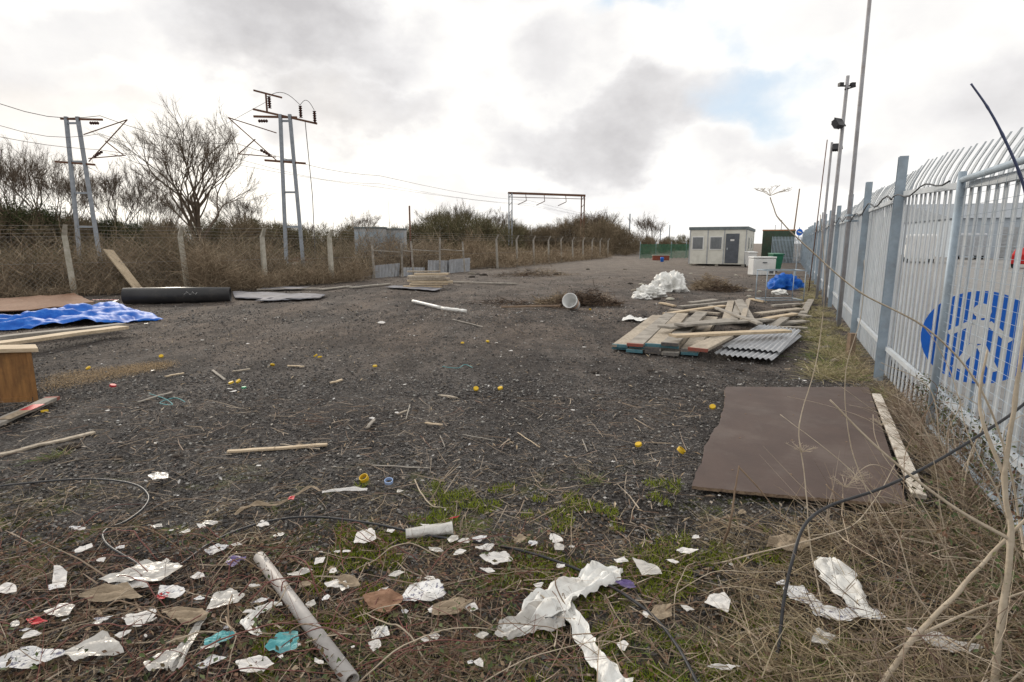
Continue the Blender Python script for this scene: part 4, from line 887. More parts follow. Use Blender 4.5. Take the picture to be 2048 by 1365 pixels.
# ---------- black hose ----------
def curve(pts_,n=8):
    out=[]
    for i in range(len(pts_)-1):
        p0=pts_[max(i-1,0)];p1=pts_[i];p2=pts_[i+1];p3=pts_[min(i+2,len(pts_)-1)]
        for j in range(n):
            t=j/n; out.append(.5*((2*p1)+(p2-p0)*t+(2*p0-5*p1+4*p2-p3)*t*t+(3*p1-p0-3*p2+p3)*t**3))
    out.append(pts_[-1]); return out
h1=[(-60,992),(60,980),(180,972),(265,980),(297,1000),(290,1025),(255,1055),(212,1078),(215,1105),(262,1135),(310,1156),(360,1143),(430,1095),(520,1062),(620,1050),(740,1062),(860,1085),(990,1102),(1090,1128),(1190,1172),(1290,1240),(1350,1310),(1400,1400)]
mb=MB(); mb.tube(curve([G(*p)+V((0,0,.04+.008*math.sin(i))) for i,p in enumerate(h1)]),.0065,8); mb.obj('black_hose',cablem,label='thin black hose snaking over gravel and dead grass',cat='hose',smooth=True)
h2=[(2120,740,2.6),(2040,815,2.55),(1960,870,2.5),(1860,930,2.45),(1760,978,2.35),(1660,1012,2.25),(1610,1050,2.15),(1585,1120,2.05),(1568,1200,1.98),(1558,1290,1.9)]
mb=MB(); mb.tube(curve([D(*p) for p in h2]+[D(1548,1350,1.82),G(1540,1420)+V((0,0,.05))]),.0065,10); mb.obj('black_cable',cablem,label='thick black cable draped through dead stems',cat='cable',smooth=True)
mb=MB(); mb.tube(curve([G(*p)+V((0,0,.01)) for p in [(300,790),(330,800),(345,812),(320,808),(350,798),(370,806)]]),.004,5); mb.obj('twine',teal,label='tangled blue twine on the gravel',cat='twine')
mb=MB(); mb.tube(curve([G(*p)+V((0,0,.01)) for p in [(885,735),(915,738),(930,731),(945,737)]]),.004,5); mb.obj('twine',teal,label='short loop of blue twine',cat='twine')
# ---------- caps / rings ----------
def cap(u,v,mat,r=.026,h=.02,ring=False,label='yellow plastic bottle top on the gravel',tilt=0):
    o=G(u,v)+V((0,0,.008)); mb=MB(); n=18; Q=Matrix.Rotation(R.random()*6,3,'Z')@Matrix.Rotation(tilt,3,'X')
    prof=[(r*.82,0),(r,0),(r,h),(r*.82,h)] if ring else [(.001,h),(r*.9,h),(r,h*.8),(r,0),(r*.86,0),(r*.86,h*.7),(.001,h*.75)]
    vs=[o+Q@V((a*math.cos(i*6.2832/n),a*math.sin(i*6.2832/n),z)) for a,z in prof for i in range(n)]
    k=len(prof); rng=range(k) if ring else range(k-1)
    mb.add(vs,[(q*n+i,q*n+(i+1)%n,((q+1)%k)*n+(i+1)%n,((q+1)%k)*n+i) for q in rng for i in range(n)])
    if tilt: mb.v=[(a,b,c+r*abs(math.sin(tilt))) for a,b,c in mb.v]
    mb.obj('bottle_top',mat,label=label,cat='bottle top',group='scattered plastic bottle tops')
for u,v in [(323,717),(632,716),(545,735),(463,770),(478,768),(925,688),(975,686),(750,735),(952,783),(1001,781),(178,741),(1212,600),(640,718),(1180,622),(1425,820),(90,828)]:
    cap(u,v,yell,r=.028,h=.02,tilt=R.choice([0,.3,.6]))
cap(730,966,yell,.029,.028,True,'bright yellow plastic ring on the gravel',.5); cap(1360,910,yell,.031,.026,True,'bright yellow plastic ring on the gravel',.6); cap(1277,895,yell,.027,.018,False,'yellow plastic bottle top on the gravel',.3)
cap(778,970,bluec,.028,.02,True,'pale blue plastic ring on the gravel',.3); cap(226,776,redp,.032,.02,label='red plastic bottle top on the gravel',tilt=.3); cap(488,778,M('green_cap',(.02,.3,.15),rough=.4),.025,.015,label='green plastic bottle top on the gravel')
# ---------- litter ----------
def litter(u,v,wpx,asp,mat,label,name='paper_litter',cat='litter',lift=.045,cr=.15,rot=None):
    seed=R.random()*90; o=G(u,v); sz=wpx/F*(o-V((0,0,H))).length*.56
    Q=Matrix.Rotation(R.uniform(-.6,.6) if rot is None else rot,3,'Z')
    kk=R.randint(4,6)
    pol=[V((math.cos(a)*r,math.sin(a)*r,0)) for a,r in [(i*6.283/kk+R.uniform(-.4,.4),R.uniform(.6,1.25)) for i in range(kk)]]
    def edge(th):
        d=V((math.cos(th),math.sin(th),0)); best=.6
        for i in range(kk):
            p,q=pol[i],pol[(i+1)%kk]; e=q-p; den=d.x*e.y-d.y*e.x
            if abs(den)<1e-6: continue
            t=(p.x*e.y-p.y*e.x)/den; s=(p.x*d.y-p.y*d.x)/den
            if t>0 and -.001<=s<=1.001: best=t
        return best
    na=36; nr=8; fa=R.random()*3.14; fd=V((math.cos(fa),math.sin(fa),0)); fk=R.uniform(-.2,.3); vs=[]
    for j in range(nr+1):
        for i in range(na):
            th=i*6.283/na; e=edge(th)*(1+.08*noise.noise(V((th*5,seed,2)))) * j/nr
            x=math.cos(th)*e; y=math.sin(th)*e
            f=abs(noise.noise(V((x*1.2+seed,y*1.2,0))))*1.4+abs(noise.noise(V((x*2.6,y*2.6+seed,3))))*.6
            k=V((x,y,0)).dot(fd)-fk
            if k>0: f+=k*1.1
            vs.append(o+Q@V((x*sz,y*sz*asp*1.35,0))+V((0,0,max(.008,lift+f*sz*cr))))
    mb=MB(); mb.add(vs,[(j*na+i,j*na+(i+1)%na,(j+1)*na+(i+1)%na,(j+1)*na+i) for j in range(nr) for i in range(na)])
    mb.obj(name,mat,label=label,cat=cat,group='scattered litter')
WP='crumpled wet white paper lying in the weeds'; PL='torn translucent plastic bag lying in the weeds'; SP='small torn scrap of white paper'; BR='soggy brown paper matted in the weeds'
for a in [(735,1090,42,.8,paper,WP),(995,1135,65,.4,paper,WP),(970,1112,32,.5,paper,SP),(1040,1095,36,.5,paperd,SP),(1110,1092,28,.8,paper,SP),(1368,1120,46,.5,paper,WP),(1295,1155,50,.8,clearp,PL),(1390,1090,20,.5,paper,SP),(435,1115,36,.7,printp,SP),(290,1170,105,.4,clearp,PL),(270,1185,60,.3,paper,WP),(345,1205,60,.5,printp,WP),(455,1220,55,.6,clearp,PL),(845,1205,70,.8,printp,WP),(900,1235,80,.4,paperd,BR),(945,1235,32,.5,paper,SP),(1600,1215,60,.6,printp,WP),(1435,1225,42,.9,paper,WP),(1320,1245,46,.5,paperd,BR),(1570,1105,115,.3,paperd,'stained brown cloth in dead grass'),(1640,1245,50,.5,printp,WP),(240,1210,90,.3,paperd,'soggy brown card in the weeds'),(180,1330,90,.4,clearp,PL),(330,1345,60,.6,clearp,PL),(475,1140,50,.4,purple,'crumpled purple foil wrapper'),(327,1212,20,.6,redp,'crumpled red wrapper'),(575,1310,50,.6,teal,'crumpled teal plastic scrap'),(440,1300,45,.4,teal,'crumpled teal plastic scrap'),(905,1052,24,.25,redp,'strip of red plastic'),(583,1012,14,.9,redp,'small red plastic scrap'),(75,1265,32,.4,redp,'crumpled red wrapper'),(70,1290,36,.4,paper,SP),(20,1200,34,.5,paper,SP),(205,1138,16,.5,paper,SP),(320,965,36,.6,clearp,PL),(640,1140,20,.7,paper,SP),(765,1285,28,.6,printp,SP),(855,1302,22,.4,paper,SP),(1010,1290,36,.6,clearp,PL),(1245,1315,18,1,paper,SP),(1885,1310,80,.3,paper,WP),(1370,1235,22,.7,paper,SP),(1455,1360,60,.2,paper,WP),(1645,1295,50,.4,clearp,PL),(1250,1190,60,.2,purple,'crumpled dark printed wrapper'),(390,1250,85,.35,paperd,'soggy brown card in the weeds'),(600,1165,50,.4,clearp,PL),(700,1185,62,.4,paperd,BR),(130,1240,46,.5,clearp,PL),(770,1230,90,.5,osb,'wet brown card half buried in weeds'),(1120,1150,18,.5,paper,SP),(1075,1190,20,.5,paper,SP),(560,1180,20,.6,paper,SP),(655,1215,16,.6,printp,SP),(1240,1140,26,.5,paper,SP),(400,1170,22,.6,paper,SP),(360,1300,30,.5,paperd,SP),(250,1290,24,.5,paper,SP),(120,1180,60,.4,paper,WP),(60,1340,80,.4,printp,WP),(280,1260,50,.5,paper,WP),(520,1350,60,.4,paper,WP),(420,1345,40,.6,printp,SP)]:
    litter(*a)
for a in [(745,840,12,.5,paper,SP),(1145,1100,16,.6,paper,SP),(762,648,24,.4,paper,SP),(1730,880,14,.5,paper,SP)]: litter(*a,lift=.015)
for i in range(85):
    u=R.choice([R.uniform(0,700),R.uniform(0,1000),R.uniform(0,1750)]); v=R.uniform(1060,1362)
    litter(u,v,R.uniform(8,30),R.uniform(.25,.8),R.choice([paper,paper,printp,paperd,clearp,clearp]),'small torn scrap of litter caught in the weeds','paper_scrap')
o=G(812,1082)+V((0,0,.04)); e_=G(905,1072)+V((0,0,.045)); ct_=thing('plastic_cup','crushed clear plastic cup lying on its side in weeds','plastic cup',(o+e_)/2-V((0,0,.035)))
ax=(e_-o).normalized(); x=ax.cross(V((0,0,1))).normalized(); y=x.cross(ax); vs=[]; n=28
for i,t in enumerate([0,.02,.1,.25,.4,.55,.7,.85,.97,1.0]):
    r_=.030+.012*t+(.003 if i in(0,9) else 0)
    for k in range(n):
        a=k*6.2832/n; rr=r_*(1+.25*noise.noise(V((t*6,math.cos(a)*2,math.sin(a)*2)))); vs.append(o.lerp(e_,t)+x*math.cos(a)*rr*1.15+y*math.sin(a)*rr*.7)
mb=MB(); mb.add(vs,[(i*n+k,i*n+(k+1)%n,(i+1)*n+(k+1)%n,(i+1)*n+k) for i in range(9) for k in range(n)]+[tuple(range(n))]); mb.obj('cup_wall',M('milky_plastic',(.55,.55,.53),(.36,.35,.33),scale=18,rough=.15,spec=.8,dirt=(.22,.19,.15),dscale=20,damt=.7),parent=ct_,smooth=True)
def ribbon(pts_,wid,mat,label,amp=.3,cat='plastic sheet',name='torn_plastic_sheet',seed=1,lift=.03):
    c=curve(pts_,10); k=len(c); mb=MB(); vs=[]; m=12
    for i,p in enumerate(c):
        t=(c[min(i+1,k-1)]-c[max(i-1,0)]); t.z=0; t.normalize(); s=V((t.y,-t.x,0)); f=i/(k-1)
        j=f*(len(wid)-1); a=int(min(j,len(wid)-2)); W=wid[a]+(wid[a+1]-wid[a])*(j-a); W*=1+.3*noise.noise(V((i*.25,seed,0)))
        for q in range(m+1):
            e=(q/m-.5)*W+noise.noise(V((i*.3,q*.05,seed+8)))*W*.2
            z=abs(noise.noise(V((i*.12,q*.35,seed))))*W*amp*1.5+abs(noise.noise(V((i*.3,q*.6,seed+4))))*W*amp*.5
            vs.append(p+s*e+V((0,0,max(.008,lift+z))))
    mb.add(vs,[(i*(m+1)+q,i*(m+1)+q+1,(i+1)*(m+1)+q+1,(i+1)*(m+1)+q) for i in range(k-1) for q in range(m)])
    return mb.obj(name,mat,label=label,cat=cat,group='torn plastic strips',smooth=True)
ribbon([G(1238,1152),G(1190,1175),G(1130,1205),G(1075,1245),G(1010,1290)],[.05,.16,.13,.17,.13,.05],whitep,'long torn white plastic sheet draped over weeds',.4,seed=2)
ribbon([G(1110,1215),G(1150,1255),G(1175,1310),G(1215,1365),G(1240,1400)],[.05,.09,.06,.10,.08],whitep,'trailing tail of torn white plastic',.4,seed=5)
ribbon([G(565,1220),G(520,1235),G(497,1262),G(520,1285)],[.03,.05,.05,.03],whitep,'curled strip of white plastic in brambles',.3,seed=7)
ribbon([G(1650,1140),G(1675,1180),G(1700,1225),G(1745,1265)],[.08,.15,.14,.10,.04],whitep,'large white plastic sheet lying in dead grass',.25,seed=17,lift=.06)
ribbon([G(1620,1235),G(1690,1255),G(1760,1250)],[.03,.09,.05],printp,'torn white printed sheet lying in dead grass',.25,seed=19,lift=.05)
ribbon([G(470,1040),G(510,1022),G(560,1018),G(620,985),G(640,992)],[.02,.05,.02,.03,.01],paperd,'thin torn beige plastic strip on gravel',.4,seed=9)
ribbon([G(645,995),G(690,990),G(735,990)],[.02,.035,.02],paper,'thin torn white strip on gravel',.5,seed=11)
ribbon([G(1005,1288),G(1060,1262),G(1125,1255)],[.07,.13,.10],clearp,'flattened clear plastic bottle in the weeds',.5,cat='bottle',name='plastic_bottle',seed=13)
ribbon([G(345,1360),G(395,1270),G(425,1230)],[.06,.03,.03],clearp,'twisted orange-brown plastic film in brambles',.5,seed=15)
ribbon([G(230,1190),G(280,1172),G(340,1168)],[.04,.08,.03],whitep,'crumpled white plastic film in brambles',.4,seed=21)
for i in range(60):
    y=2+R.random()**.8*12; x=R.uniform(-.85,.75)*y*.9
    if x>fx(y)-.6: continue
    u=CX+F*x/(y*cP+H*sP); v=CY+F*((-y*sP+H*cP))/(y*cP+H*sP)
    litter(u,v,max(4,20*R.random()*2.5/y+3),.6,R.choice([paper,paper,paperd,clearp]),'small torn scrap of pale paper on the gravel','paper_scrap',lift=.01)
for u,v,s in((140,895,.06),(235,915,.025),(355,912,.03),(1190,745,.04),(1330,700,.03),(1300,742,.03),(1480,740,.04)):
    lump('clod',G(u,v),(s*1.3,s,s*.5),clodm,'dark lump of rubble on the gravel','rubble',u,.4,sub=3,group='rubble lumps')
for i in range(12):
    y=7.2+i*.8+R.random()*.5; x=fx(y)-.35-R.random()*.4; s=R.uniform(.03,.07)
    lump('rubble_stone',V((x,y,.01)),(s*1.2,s,s*.6),rubm,'broken stone in weeds at the foot of the fence','rubble',i*3.7,.4,sub=3,group='stones along the fence')
board(G(1752,800)+V((0,0,.05)),G(1836,1012)+V((0,0,.06)),wd=.075,th=.03,mat=M('peeling_white_timber',(.60,.56,.50),(.30,.25,.20),scale=12,rough=.9,bump=.4,lo=.38,hi=.52),label='flat off-white timber strip along the fence base',group='loose boards',name='timber_strip')
mb=MB(); o=G(1700,712); mb.beam(o,o+V((0,0,.32)),.08,.08); mb.obj('timber_peg',stemd,label='short dark timber peg at the fence foot',cat='peg')
def patch(cs,n,mat,name,sz=(.004,.01)):
    c=[np.array(G(*q)) for q in cs]; s=NR.random(n);t=NR.beta(2,2,n)
    Pp=(c[0]*(1-s)[:,None]+c[1]*s[:,None])*(1-t)[:,None]+(c[3]*(1-s)[:,None]+c[2]*s[:,None])*t[:,None]+NR.normal(size=(n,3))*.08; Pp[:,2]=.002+.01*NR.random(n)
    v,f=leafq(Pp,sz[0]+(sz[1]-sz[0])*NR.random(n),2.0); npobj(name,v,f,mat,kind='stuff')
patch([(80,790),(345,735),(330,722),(110,745)],14000,MI('sawdust_grains',[(.42,.31,.19),(.34,.25,.15),(.24,.18,.12)]),'sawdust',(.003,.009))
patch([(820,640),(1300,640),(1250,605),(900,600)],1200,chipm,'litter_specks',(.006,.018))
n=6500; y=3+NR.random(n)**1.2*34; x=(NR.random(n)*2-1)*y*.9; k=x<1.0+.4857*y; Pp=np.stack([x,y,np.full(n,.006)],1)[k]
v,f=leafq(Pp,(.003+.015*NR.random(k.sum())**3)*(1+Pp[:,1]*.035),2.0); npobj('litter_specks',v,f,chipm,kind='stuff')
n=2600; y=2.5+NR.random(n)**1.2*12; x=(NR.random(n)*2-1)*y*.9; k=x<.7+.4857*y; Pp=np.stack([x,y,np.full(n,.008)],1)[k]
v,f=leafq(Pp,(.008+.035*NR.random(k.sum())**3),3.0,.18); npobj('wood_chips',v,f,woodchip,kind='stuff')
# ---------- foreground vegetation ----------
def fence_x(y): 
    return np.where(y>6.25,1.16+.4857*y,4.25-(6.25-y)*.4475)
def scat(n,y0,y1,pw=1.0):
    y=y0+(y1-y0)*NR.random(n)**pw; x=(NR.random(n)*2-1)*(y*.98+.4); return x,y
def nz2(x,y,s,o=0): return np.array([noise.noise(V((a*s,b*s,o))) for a,b in zip(x,y)])
def noboard(x,y): # keep loose stuff off the brown board
    return ~((y>3.0)&(y<5.7)&(x>.95+(y-3.1)*.45)&(x<fence_x(y)-.12))
x,y=scat(46000,1.2,4.1,1.2); d=nz2(x,y,2.0,2)+.5*nz2(x,y,5,6); lim=2.5+.8*d+.35*np.clip(x,0,3); k=(y<lim+.6*NR.random(len(y))**3*2)&(NR.random(len(y))<np.clip(.2+1.6*d,.05,1))&noboard(x,y); x,y=x[k],y[k]; n=len(x)
Dd=NR.normal(size=(n,3)); Dd[:,2]=np.abs(Dd[:,2])*.2
v,f=blades(np.stack([x,y,NR.random(n)*.025],1),Dd,.03+.13*NR.random(n)**2,.0018+.0018*NR.random(n),NR.normal(size=(n,3))*.5); v[:,2]=np.maximum(v[:,2],-.005); npobj('dead_grass',v,f,straw,kind='stuff')
x,y=scat(9500,1.4,5.5,1.9); k=noboard(x,y); x,y=x[k],y[k]; n=len(x); Dd=NR.normal(size=(n,3)); Dd[:,2]*=.12
v,f=blades(np.stack([x,y,.006+NR.random(n)*.03],1),Dd,.04+.26*NR.random(n)**2.5,.0025+.006*NR.random(n)**2,NR.normal(size=(n,3))*np.array([.35,.35,.06])); v[:,2]=np.maximum(v[:,2],.001); npobj('twigs',v,f,twigm,kind='stuff')
x,y=scat(2600,1.3,2.7,1.0); k=(x<.1+.5*NR.random(len(x))); x,y=x[k],y[k]; n=len(x); Dd=NR.normal(size=(n,3)); Dd[:,2]=np.abs(Dd[:,2])*.3
v,f=blades(np.stack([x,y,.01+NR.random(n)*.04],1),Dd,.06+.25*NR.random(n)**2,.002+.003*NR.random(n)**2,NR.normal(size=(n,3))*.5); v[:,2]=np.maximum(v[:,2],.001); npobj('bramble_twigs',v,f,redtw,kind='stuff')
x,y=scat(20000,1.3,3.8,1.3); d=nz2(x,y,1.3,5); k=(y<2.8+.8*d)&(NR.random(len(y))<.85)&noboard(x,y); x,y=x[k],y[k]; n=len(x)
v,f=leafq(np.stack([x,y,.006+.03*NR.random(n)],1),.004+.012*NR.random(n)**1.5,.6); npobj('leaf_litter',v,f,leafm,kind='stuff')
x,y=scat(6500,1.3,2.7,1.0); d=nz2(x,y,1.1,8); k=(d>-.15)&(x<.3); x,y=x[k],y[k]; n=len(x)
v,f=leafq(np.stack([x,y,.02+.07*NR.random(n)],1),.006+.011*NR.random(n),.5); npobj('bramble_leaves',v,f,bleaf,kind='stuff')
x,y=scat(130000,1.3,3.5,1.1); d=nz2(x,y,1.9,12)+.6*nz2(x,y,6,3); k=(d>.12)&(x>-1.0)&(x<1.4)&noboard(x,y); x,y=x[k],y[k]; n=len(x)
Dd=NR.normal(size=(n,3))*.6; Dd[:,2]=1
v,f=blades(np.stack([x,y,np.full(n,.0)],1),Dd,.014+.024*NR.random(n),np.full(n,.005),NR.normal(size=(n,3))*.3); npobj('moss',v,f,mossm,kind='stuff')
def tufts(cs,per,Lr,wd,mat,name,spread=.05):
    Pp=[];Dd=[];
    for (cx,cy,s) in cs:
        m=int(per*s); a=NR.normal(size=(m,3))*spread*s; a[:,2]=0; Pp.append(a+np.array([cx,cy,0])); d=a*9/ max(s,.3)+NR.normal(size=(m,3))*.55; d[:,2]=.7; Dd.append(d)
    Pp=np.concatenate(Pp);Dd=np.concatenate(Dd); n=len(Pp)
    b=NR.normal(size=(n,3))*.8; b[:,2]=-.5
    v,f=blades(Pp,Dd,Lr[0]+(Lr[1]-Lr[0])*NR.random(n)**1.4,wd*(.5+.8*NR.random(n)),b); v[:,2]=np.maximum(v[:,2],-.005); npobj(name,v,f,mat,kind='stuff')
cs=[(*G(u,v)[:2],s) for u,v,s in [(880,1075,1.2),(900,1095,.9),(1030,1290,1),(700,1295,1.2),(760,1330,1),(1180,965,.6),(600,1330,.8),(1480,1330,1),(1340,1360,1.2),(1600,1340,1.1),(1700,1320,1),(105,915,.7),(640,1240,.6),(1800,1250,.9),(1260,1290,.8),(860,990,.4),(980,1180,.8),(1400,1290,1),(1150,1340,1),(940,1340,1),(1530,1250,.7)]]
tufts(cs,110,(.03,.10),.0032,grassm,'grass_tufts')
tufts([(a+.05,b+.03,c) for a,b,c in cs],50,(.04,.14),.003,straw,'dead_grass_tufts')
cs=[]
for i in range(120):
    y=1.5+R.random()**.9*7; x=float(fence_x(np.array([y]))[0])-.02-R.random()**1.5*(.8 if y<3.0 else .2 if y<5.7 else .4)
    cs.append((x,y,R.uniform(.4,1.0)*(1 if y<3 else .7)))
for i in range(16): y=1.3+R.random()*1.3; cs.append((R.uniform(.9,1.9)*y/2,y,R.uniform(.4,.7)))
tufts(cs,90,(.05,.24),.0032,strawy,'dead_grass_tufts',.08)
n=7000; y=1.3+NR.random(n)*2.2; x=fence_x(y)-1.5*NR.random(n)**1.1; dd_=nz2(x,y,2.5,21); k=noboard(x,y)&(x>.25*y)&(dd_>-.12); x,y=x[k],y[k]; n=len(x)
Dd=NR.normal(size=(n,3)); Dd[:,2]=np.abs(Dd[:,2])*.22
v,f=blades(np.stack([x,y,NR.random(n)*.05],1),Dd,.08+.26*NR.random(n)**1.5,.002+.0028*NR.random(n),NR.normal(size=(n,3))*.5*np.array([1,1,.4])); v[:,2]=np.maximum(v[:,2],.0); npobj('matted_straw',v,f,straw,kind='stuff')
cs2=[]
for i in range(100): y=6.3+R.random()**1.4*18; cs2.append((fx(y)-.1-R.random()*.6,y,R.uniform(.5,1.2)))
tufts(cs2,110,(.05,.22),.005,strawg,'pale_grass_tufts',.08)
cs=[(a+R.uniform(-.1,.1),b,c*.7) for a,b,c in cs[::4]]+[(fx(y_)-.3-R.random()*.4,y_,1.5) for y_ in (6.8,7.2,7.6,8,8.4,8.9,9.4,10,11)]
tufts(cs,80,(.05,.16),.0038,grassm,'grass_tufts',.07)
n=5200; y=1.5+NR.random(n)*3.2; wdt=np.where(y<2.9,.7,.14); x=fence_x(y)+.02-wdt*NR.random(n)**1.4; z=.02+.45*NR.random(n)**1.8
v,f=leafq(np.stack([x,y,z],1),.006+.010*NR.random(n),.3); npobj('bramble_leaves',v,f,bleaf,kind='stuff')
n=1800; y=1.5+NR.random(n)*3.5; wdt=np.where(y<2.9,1.0,.2); x=fence_x(y)-.02-wdt*NR.random(n); Dd=NR.normal(size=(n,3)); Dd[:,2]=np.abs(Dd[:,2])*.7
v,f=blades(np.stack([x,y,.2*NR.random(n)],1),Dd,.1+.35*NR.random(n),.002+.003*NR.random(n),NR.normal(size=(n,3))*.3); v[:,2]=np.maximum(v[:,2],0); npobj('dry_twigs',v,f,twigm,kind='stuff')
def kink(pp,amp,sd):
    return [p+V((noise.noise(V((i*.35,sd,0))),noise.noise(V((i*.35,sd,5))),noise.noise(V((i*.35,sd,9)))))*amp for i,p in enumerate(pp)]
def arc(pl,r,mat,name,label,cat='plant stem',group=None):
    mb=MB(); pp=kink(curve(pl,6),.014,R.random()*60); pp=[V((p.x,p.y,max(p.z,.005))) for p in pp]; k=len(pp); mb.tube(pp,[r*(1-.55*i/k) for i in range(k)],6); return mb.obj(name,mat,label=label,cat=cat,group=group,smooth=True)
for i in range(110):
    u=R.uniform(-40,850) if i<85 else R.uniform(800,1700); v=R.uniform(1060,1390) if i%3 else R.uniform(1180,1390); a=G(u,v); ang=R.uniform(-.9,3.9); Lg=R.uniform(.2,.85)
    d=V((math.cos(ang),math.sin(ang)*.6,0)); hh=R.uniform(.03,.12)
    arc([a,a+d*Lg*.33+V((R.uniform(-.05,.05),0,hh)),a+d*Lg*.66+V((0,R.uniform(-.05,.05),hh*.9)),a+d*Lg+V((0,0,.01))],R.uniform(.0015,.0038),R.choice([bram,bram,bram,stemd,stem]) if i<85 else R.choice([stemd,stem]),'bramble_stem','thin arching reddish bramble stem over litter' if i<85 else 'thin dead plant stem over litter',group='bramble stems')
def stalk(pts_,r,mat=stem,label='tall pale dead hogweed stalk with bare umbel',umb=None,forks=(),kk=.006,name='dead_stalk',cat='dead plant',group='dead stalks by the fence'):
    base=pts_[0]; t=thing(name,label,cat,(base.x,base.y,max(0,base.z)),group)
    sd=R.random()*50; mb=MB(); pp=kink(curve(pts_,7),kk,sd); k=len(pp); rs=[r*(1-.6*i/k)*(1.25 if i%7==0 else 1) for i in range(k)]; mb.tube(pp,rs,8)
    for fk in forks: q=curve(fk,6); mb.tube(q,[r*.6*(1-.6*i/len(q)) for i in range(len(q))],6)
    mb.obj('stem',mat,parent=t,smooth=True)
    for c,s in (umb or []):
        mb=MB()
        for i in range(14):
            a=i*2.4; sp_=.35+.65*R.random(); e=c+V((math.cos(a)*s*sp_,math.sin(a)*s*sp_,s*(.45-.2*sp_)+R.uniform(-.1,.1)*s)); mb.tube([c,(c+e)/2+V((0,0,s*.05)),e],.0009,4)
            for k2 in range(5):
                b=k2*1.25; mb.tube([e,e+V((math.cos(b),math.sin(b),.6))*s*.15],.0005,3)
        mb.obj('umbel',mat,parent=t)
    return t
def at(l): return [D(*p) for p in l]
stalk([G(2080,1330)]+at([(2040,1050,2.35),(2010,900,2.4),(1950,760,2.45),(1850,655,2.5),(1720,585,2.55),(1620,500,2.6),(1560,440,2.6),(1540,395,2.6)]),.0055,umb=[(D(1540,392,2.6),.085)],kk=.003)
stalk([G(1985,1400)]+at([(2005,1220,1.75),(2022,1080,1.8),(2010,960,1.85),(2030,800,1.9),(2052,640,1.95)]),.012,forks=[at([(2022,1080,1.8),(1900,1010,1.9),(1760,900,2.0),(1660,800,2.1)]),at([(2012,960,1.85),(1960,820,1.95),(1975,700,2.0)])],label='thick pale dead hogweed stem beside the fence')
stalk([G(1750,1385)]+at([(1830,1275,1.75),(1920,1180,1.8),(2010,1080,1.85),(2090,1000,1.9)]),.010,label='thick pale dead stem leaning across the grass',forks=[at([(1830,1275,1.75),(1950,1220,1.8),(2090,1170,1.85)])])
stalk([G(1650,1240)]+at([(1625,1110,2.3),(1612,980,2.4),(1600,850,2.5),(1640,690,2.6),(1650,560,2.6),(1640,430,2.6)]),.0033,umb=[(D(1604,905,2.45),.07)],label='thin pale dead hogweed stalk standing upright')
stalk([G(1790,1130)]+at([(1740,1000,2.6),(1700,880,2.7),(1690,760,2.75),(1720,640,2.8),(1730,520,2.8)]),.003,umb=[(D(1710,960,2.6),.09),(D(1760,850,2.7),.06)],label='thin dead hogweed stalk with spidery umbels')
stalk([G(1900,1180)]+at([(1860,1060,2.5),(1800,960,2.5),(1740,930,2.5),(1690,975,2.5)]),.003,umb=[(D(1690,975,2.5),.08)],label='bent dead hogweed stalk with spidery umbel')
stalk([G(1445,1092)]+at([(1462,1040,2.62),(1470,980,2.66),(1478,932,2.7)]),.007,mat=stemd,label='broken brown stub stem beside the brown board',forks=[at([(1478,935,2.7),(1520,980,2.65),(1580,1055,2.6),(1640,1090,2.55)])])
stalk([G(1420,1130)]+at([(1600,1085,2.3),(1720,1040,2.4),(1790,930,2.6)]),.004,label='thin trailing dead stem')
stalk([G(1930,1330)]+at([(1830,1180,2.0),(1790,1060,2.1),(1700,940,2.2),(1560,830,2.4)]),.003,label='thin leaning dead stalk')
stalk([G(1960,1250)]+at([(1900,1120,2.2),(1840,1000,2.3),(1760,900,2.4),(1745,830,2.5)]),.003,label='thin arching dead stalk')
stalk([G(2060,1200)]+at([(2000,1000,2.3),(1940,880,2.4),(1900,740,2.5),(1840,640,2.6)]),.003,label='thin arching dead stalk')
stalk([G(830,960),G(845,1000)+V((0,0,.03)),G(870,1020)+V((0,0,.02)),G(905,1018)+V((0,0,.01))],.005,mat=stem,label='curled pale dead root on the gravel')
stalk([V((2.9,3.0,0))]+at([(2110,700,3.0),(2060,430,2.75),(2040,350,2.7),(2005,270,2.7),(1975,215,2.7),(1942,168,2.7)]),.009,mat=M('blue_grey_hose',(.05,.07,.15),(.1,.11,.18),rough=.5),label='stiff dark blue hose sticking up above the fence',kk=0,name='stiff_hose',cat='hose',group=None)
for i in range(46):
    y=1.6+R.random()*2.5; x=float(fence_x(np.array([y]))[0])-.05-R.random()*(.8 if y<2.9 else .15); b0=V((x,y,0)); hh=R.uniform(.25,.9); dd=V((R.gauss(-.2,.5),R.gauss(0,.4),1))
    stalk([b0,b0+dd*hh*.4,b0+dd*hh*.75+V((R.gauss(0,.06),0,0)),b0+dd*hh+V((R.gauss(-.05,.12),0,-.07))],R.uniform(.0018,.0045),mat=R.choice([stem,stem,stemd]),label='thin dry weed stalk beside the steel fence')
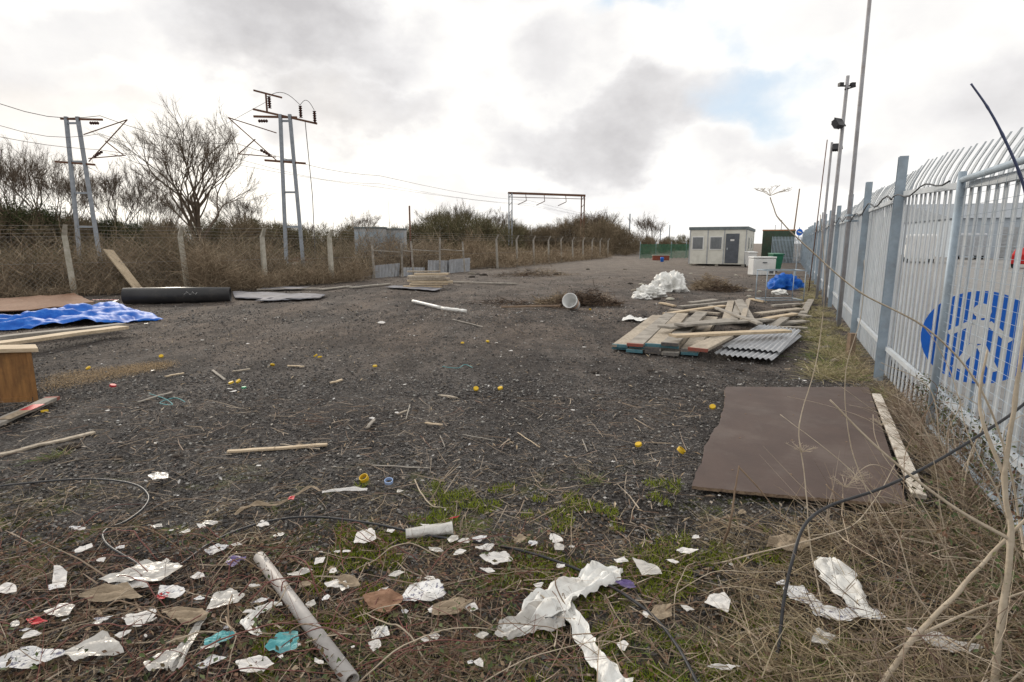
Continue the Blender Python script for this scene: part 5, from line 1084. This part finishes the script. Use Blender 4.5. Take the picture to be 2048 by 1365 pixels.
# ---------- outside the fence ----------
mb=MB(); mb.add([V((v.x,v.y,.018)) for v in [V((fx(6.3)+.35,6.3,0)),V((fx(90)+.35,90,0)),V((220,90,0)),V((220,-2,0)),V((1.2,-2,0))]],[(0,4,3,2,1)]); mb.obj('car_park',M('outer_asphalt',(.25,.245,.24),(.18,.175,.17),scale=3,bump=.2,world=True),origin=(0,0,0),kind='structure')
o=V((48,62,0)); wh=thing('warehouse','long grey clad warehouse with shallow pitched roof','warehouse',o)
ex=V((.95,-.3,0)).normalized(); ey=V((.3,.95,0)).normalized()
mb=MB(); wall_box(mb,o,ex,ey,70,30,4.2); mb.obj('wall',ind,parent=wh)
mb=MB(); a=[o-ex*.3-ey*.3+V((0,0,4.2)),o+ex*70-ey*.3+V((0,0,4.2)),o+ex*70+ey*15+V((0,0,6.6)),o-ex*.3+ey*15+V((0,0,6.6)),o+ex*70+ey*30.3+V((0,0,4.2)),o-ex*.3+ey*30.3+V((0,0,4.2))]
mb.add(a,[(0,1,2,3),(3,2,4,5),(0,3,5),(1,4,2)]); mb.obj('roof',M('roof_sheeting',(.26,.29,.33),rough=.6),parent=wh)
for i in range(6):
    mb=MB(); wall_box(mb,o+ex*(4+i*11)-ey*.05,ex,ey,4,.06,3.2,.05)
    for k in range(8): wall_box(mb,o+ex*(4+i*11)-ey*.08,ex,ey,4,.04,.05,.3+k*.38)
    mb.obj('roller_door',cabg,parent=wh)
def van(o,yaw,s,mat,label,name,cat,box=True):
    t=thing(name,label,cat,(o.x,o.y,.018)); Q=Matrix.Rotation(yaw,3,'Z'); Z=V((o.x,o.y,.018))
    prof=[(-2.6,.35),(-2.6,2.2),(-2.4,2.35),(1.2,2.35),(1.9,1.55),(2.6,1.25),(2.7,.4)] if box else [(-2.1,.3),(-2.1,.95),(-1.6,1.4),(.5,1.42),(1.1,1.0),(2.0,.85),(2.1,.3)]
    mb=MB(); n=len(prof); vs=[Z+Q@(V((x,y,z))*s) for y in(-.95,.95) for x,z in prof]
    mb.add(vs,[tuple(range(n)),tuple(range(2*n-1,n-1,-1))]+[(i,i+n,(i+1)%n+n,(i+1)%n) for i in range(n)]); mb.obj('body',mat,parent=t,bevel=.05)
    zw=(1.5,2.1) if box else (.95,1.32); xw=(.3,1.25) if box else (-1.4,.6)
    for sd_ in(-.96,.96):
        mb=MB(); mb.box(Z+Q@(V((sum(xw)/2,sd_,sum(zw)/2))*s),((xw[1]-xw[0])*s,.02*s,(zw[1]-zw[0])*s),yaw); mb.obj('window',glass,parent=t)
    for x in(-1.6,1.7 if box else 1.35):
        for y in(-.86,.86):
            mb=MB(); mb.tube([Z+Q@(V((x,y-.12,.34))*s),Z+Q@(V((x,y+.12,.34))*s)],.34*s,18); mb.obj('wheel',tyre,parent=t)
van(V((33,46,0)),1.0,.95,whitepaint,'white delivery van parked beyond the steel fence','delivery_van','van')
van(V((45,56,0)),1.0,1.05,M('silver_van_paint',(.4,.42,.45),rough=.4),'silver box van parked beyond the steel fence','delivery_van','van')
van(V((32.8,35,0)),.5,.9,redcar,'red hatchback parked beyond the steel fence','parked_car','car',False)
print('done')
